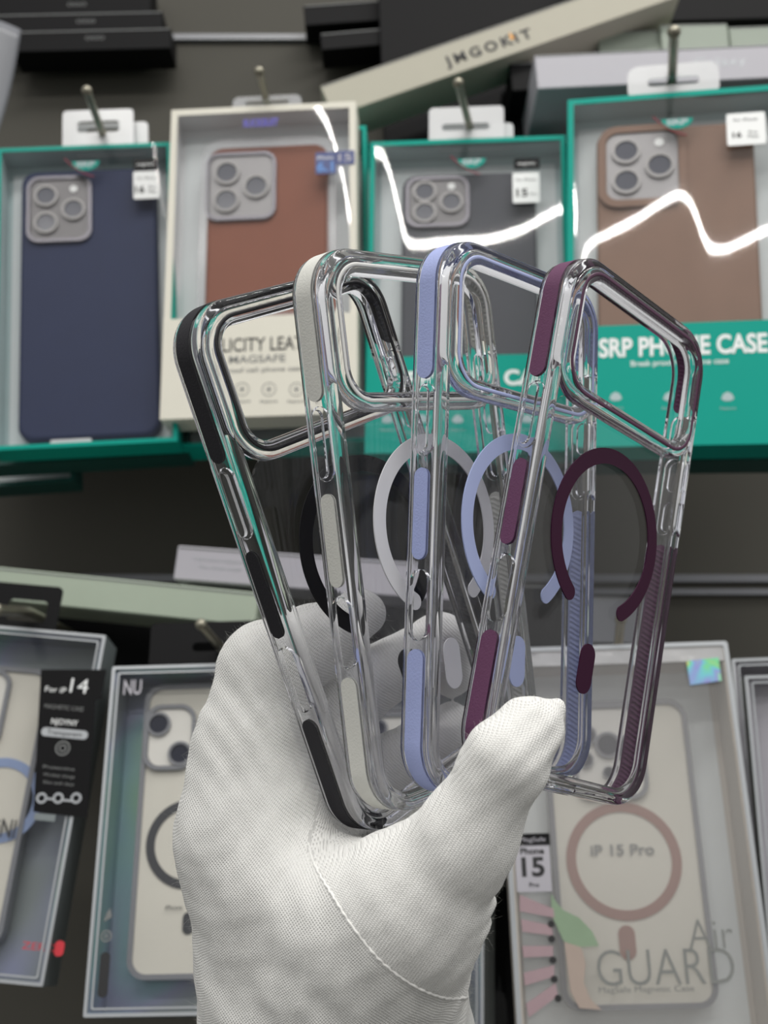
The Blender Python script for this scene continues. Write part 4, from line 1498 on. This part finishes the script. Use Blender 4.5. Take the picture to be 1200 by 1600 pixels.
sd += -0.9 * np.sin((GY * 0.95 + GX * .25) * 1.15) * bump_at(J(768, 1395, 300), 8)
sd += -0.5 * np.sin((GY * .8 - GX * .5) * .4 + 1) * bump_at(J(360, 1600, 320), 26)
sd += -0.5 * np.sin((GY * .5 + GX * .8) * .9) * bump_at(J(700, 1560, 310), 22)
sd += -0.45 * np.sin((GX * .9 - GY * .5 + GZ * .4) * 1.0) * bump_at(J(400, 1130, 322), 14)
sd += -0.4 * np.sin((GX * .6 + GY * .8) * 1.2) * bump_at(J(840, 1170, 285), 9)
sd += -0.22 * np.sin(GX * .42 + 1.3 * np.sin(GY * .17)) * np.sin(GY * .37 + GZ * .21) - 0.12 * np.sin(GX * .9 + GY * .7) * np.sin(GZ * .8 + GY * .4)
# keep the cloth just off the hard cases where they rest in the hand
for key, (R_, T_) in CASE_POSE.items():
    Rm = np.array(R_)
    T3 = np.array(T_)
    U = (GX - T3[0]) * Rm[0, 0] + (GY - T3[1]) * Rm[1, 0] + (GZ - T3[2]) * Rm[2, 0]
    V = (GX - T3[0]) * Rm[0, 1] + (GY - T3[1]) * Rm[1, 1] + (GZ - T3[2]) * Rm[2, 1]
    Wd = (GX - T3[0]) * Rm[0, 2] + (GY - T3[1]) * Rm[1, 2] + (GZ - T3[2]) * Rm[2, 2]
    qx = np.abs(U - CW / 2) - (CW / 2 - 11)
    qy = V - (CH - 11)
    qz = np.abs(Wd + CT / 2) - (CT / 2)
    d2 = np.sqrt(np.maximum(qx, 0) ** 2 + np.maximum(qy, 0) ** 2) + np.minimum(np.maximum(qx, qy), 0) - 11
    bx = np.sqrt(np.maximum(d2, 0) ** 2 + np.maximum(qz, 0) ** 2) + np.minimum(np.maximum(d2, qz), 0)
    sd = -smin(-sd, bx - 0.9, 1.2)
    del U, V, Wd, qx, qy, qz, d2, bx


def surface_nets(sd, lo, vs):
    ins = sd < 0
    nx, ny, nz = sd.shape
    c = ins[:-1, :-1, :-1].astype(np.int8)
    cnt = np.zeros_like(c)
    corners = [(i, j, k) for i in (0, 1) for j in (0, 1) for k in (0, 1)]
    for i, j, k in corners:
        cnt += ins[i:nx - 1 + i, j:ny - 1 + j, k:nz - 1 + k]
    act = (cnt > 0) & (cnt < 8)
    ids = -np.ones(act.shape, np.int64)
    cells = np.argwhere(act)
    ids[act] = np.arange(len(cells))
    acc = np.zeros((len(cells), 3))
    num = np.zeros(len(cells))
    for a in corners:
        for ax in range(3):
            if a[ax] == 0:
                b = list(a)
                b[ax] = 1
                va = sd[cells[:, 0] + a[0], cells[:, 1] + a[1], cells[:, 2] + a[2]]
                vb = sd[cells[:, 0] + b[0], cells[:, 1] + b[1], cells[:, 2] + b[2]]
                cr_ = (va < 0) != (vb < 0)
                t = np.where(cr_, va / np.where(cr_, va - vb, 1), 0)
                p = np.tile(np.array(a, float), (len(cells), 1))
                p[:, ax] += t
                acc += p * cr_[:, None]
                num += cr_
    verts = (cells + acc / num[:, None]) * vs + lo
    quads = []
    for ax in range(3):
        o1, o2 = [(1, 2), (2, 0), (0, 1)][ax]
        sl0 = [slice(None)] * 3
        sl1 = [slice(None)] * 3
        sl0[ax] = slice(0, -1)
        sl1[ax] = slice(1, None)
        diff = ins[tuple(sl0)] != ins[tuple(sl1)]
        e_ = np.argwhere(diff)
        ok = np.ones(len(e_), bool)
        for o_ in (o1, o2):
            ok &= (e_[:, o_] > 0) & (e_[:, o_] < sd.shape[o_] - 1)
        e_ = e_[ok]
        fl = ins[tuple(e_.T)]
        q = []
        for d1, d2 in ((0, 0), (-1, 0), (-1, -1), (0, -1)):
            cc = e_.copy()
            cc[:, o1] += d1
            cc[:, o2] += d2
            q.append(ids[cc[:, 0], cc[:, 1], cc[:, 2]])
        q = np.stack(q, 1)
        q[~fl] = q[~fl][:, ::-1]
        quads.append(q)
    return verts, np.concatenate(quads)


HV, HQ = surface_nets(sd, lo, VS)
del sd, GX, GY, GZ, groups
hand_origin = c2w(J(528, 1700, 340))
wv = np.stack([HV[:, 0], HV[:, 2] * CP + HV[:, 1] * SP, HV[:, 2] * SP - HV[:, 1] * CP], 1) * MM
wv[:, 2] += CAM.z
wv -= np.array(hand_origin)
me = bpy.data.meshes.new('gloved_hand')
me.from_pydata(wv.tolist(), [], HQ[:, ::-1].tolist())
me.update()
# smooth the lattice a little
bm = bmesh.new()
bm.from_mesh(me)
for _ in range(3):
    bmesh.ops.smooth_vert(bm, verts=bm.verts, factor=0.5, use_axis_x=True, use_axis_y=True, use_axis_z=True)
bmesh.ops.recalc_face_normals(bm, faces=bm.faces)
bm.to_mesh(me)
bm.free()
me.shade_smooth()
me.materials.append(M['knit'])
# stitch coordinates in mm: wales run along the hand, rows across it; on the thumb they follow the thumb
nv = len(me.vertices)
cov = np.empty(nv * 3)
me.vertices.foreach_get('co', cov)
cov = cov.reshape(-1, 3) / MM
campos = cov + np.array(hand_origin) / MM - np.array([0, 0, CAM.z / MM])
campos = np.stack([campos[:, 0], campos[:, 1] * SP - campos[:, 2] * CP, campos[:, 1] * CP + campos[:, 2] * SP], 1)
vpx = 600 + F_PX * campos[:, 0] / campos[:, 2]
vpy = 800 + F_PX * campos[:, 1] / campos[:, 2]
SEAM = [(482, 1318), (492, 1352), (520, 1400), (556, 1455), (600, 1506), (650, 1542), (700, 1560), (742, 1556)]
sxs = np.interp(vpy, [1250, 1318] + [p[1] for p in SEAM[1:7]] + [1562, 1700], [500, 482] + [p[0] for p in SEAM[1:7]] + [900, 900])
gusset = (vpx > sxs) & (campos[:, 2] < 325)
ang = np.where(gusset, math.radians(-58), math.radians(42))      # direction the yarn rows run, by panel of the glove
xi, yi = campos[:, 0], campos[:, 1] + .12 * campos[:, 2]
kx = -xi * np.sin(ang) + yi * np.cos(ang)
ky = xi * np.cos(ang) + yi * np.sin(ang)
attr = me.attributes.new('knit', 'FLOAT_VECTOR', 'POINT')
attr.data.foreach_set('vector', np.stack([kx, ky, campos[:, 2]], 1).astype(np.float32).ravel())
hand = link(bpy.data.objects.new('gloved_hand', me))
hand.location = hand_origin
tag(hand, 'left hand in a white knitted cotton glove gripping four fanned clear cases', 'hand')

# seams: projected on to the glove from the viewer's side
bvh = BVHTree.FromPolygons([Vector(c) for c in wv.tolist()], HQ.tolist())


def on_glove(px, py, lift=0.0):
    d = ray(px, py).normalized()
    h = bvh.ray_cast(CAM - hand_origin, d)
    return None if h[0] is None else (h[0] - d * lift * MM)


def catmull(P, n=14):
    out = []
    for i in range(len(P) - 1):
        p0, p1, p2, p3 = P[max(i - 1, 0)], P[i], P[i + 1], P[min(i + 2, len(P) - 1)]
        for k in range(n):
            t = k / n
            out.append(tuple(0.5 * (2 * p1[j] + (p2[j] - p0[j]) * t + (2 * p0[j] - 5 * p1[j] + 4 * p2[j] - p3[j]) * t * t + (3 * p1[j] - p0[j] - 3 * p2[j] + p3[j]) * t ** 3) for j in (0, 1)))
    out.append(P[-1])
    return out


def seam(name, pix, r, wob=0.12, label=None):
    pts = [on_glove(x, y, -0.1) for x, y in catmull(pix)]
    pts = [p / MM for p in pts if p is not None]
    pts = [p + Vector((math.sin(i * 2.1), math.sin(i * 1.7 + 1), math.cos(i * 2.3))) * wob for i, p in enumerate(pts)]
    o = MB().tube(pts, r, 8).build(name, M['knit'], hand)
    return o


seam('thumb_seam', [(482, 1318), (492, 1352), (520, 1400), (556, 1455), (600, 1506), (650, 1542), (700, 1560), (742, 1556)], 0.36)

# loose cotton fibres standing off the knit
rng = np.random.default_rng(3)
nrm = np.empty(nv * 3, np.float32)
me.vertices.foreach_get('normal', nrm) if hasattr(me.vertices[0], 'normal') else None
nrm = nrm.reshape(-1, 3)
pos = cov
cnt = 26000
idx = rng.integers(0, nv, cnt)
camp = cov + np.array(hand_origin) / MM - np.array([0, 0, CAM.z / MM])
camp = np.stack([camp[:, 0], camp[:, 1] * SP - camp[:, 2] * CP, camp[:, 1] * CP + camp[:, 2] * SP], 1)
near = np.zeros(nv, bool)
for key, (R_, T_) in CASE_POSE.items():
    q_ = (camp - np.array(T_)) @ np.array(R_)
    near |= (q_[:, 0] > -3) & (q_[:, 0] < CW + 3) & (q_[:, 1] < CH + 3) & (q_[:, 2] > -CT - 3) & (q_[:, 2] < 3)
idx = idx[~near[idx]]
cnt = len(idx)
base_p = pos[idx] + rng.normal(0, .3, (cnt, 3))
d0 = nrm[idx] + rng.normal(0, .55, (cnt, 3))
d0 /= np.linalg.norm(d0, axis=1)[:, None]
curl = rng.normal(0, .8, (cnt, 3))
Ln = rng.gamma(3.0, .33, cnt)[:, None]
side = np.cross(d0, rng.normal(0, 1, (cnt, 3)))
side /= np.linalg.norm(side, axis=1)[:, None]
wd_ = 0.016
rowsv = []
for k in range(4):
    t = k / 3
    c_ = base_p - nrm[idx] * .15 + d0 * Ln * t + curl * Ln * t * t * .5
    w__ = wd_ * (1 - .6 * t)
    rowsv += [c_ - side * w__, c_ + side * w__]
FV = np.stack(rowsv, 1).reshape(-1, 3)
q0_ = np.arange(cnt)[:, None] * 8
quads_ = np.concatenate([q0_ + np.array([[0, 1, 3, 2]]) + 2 * k for k in range(3)])
fz_ = mesh_obj('cloth_fuzz', FV.tolist(), quads_.tolist(), M['thread'], hand, False)
fz_['kind'] = 'stuff'
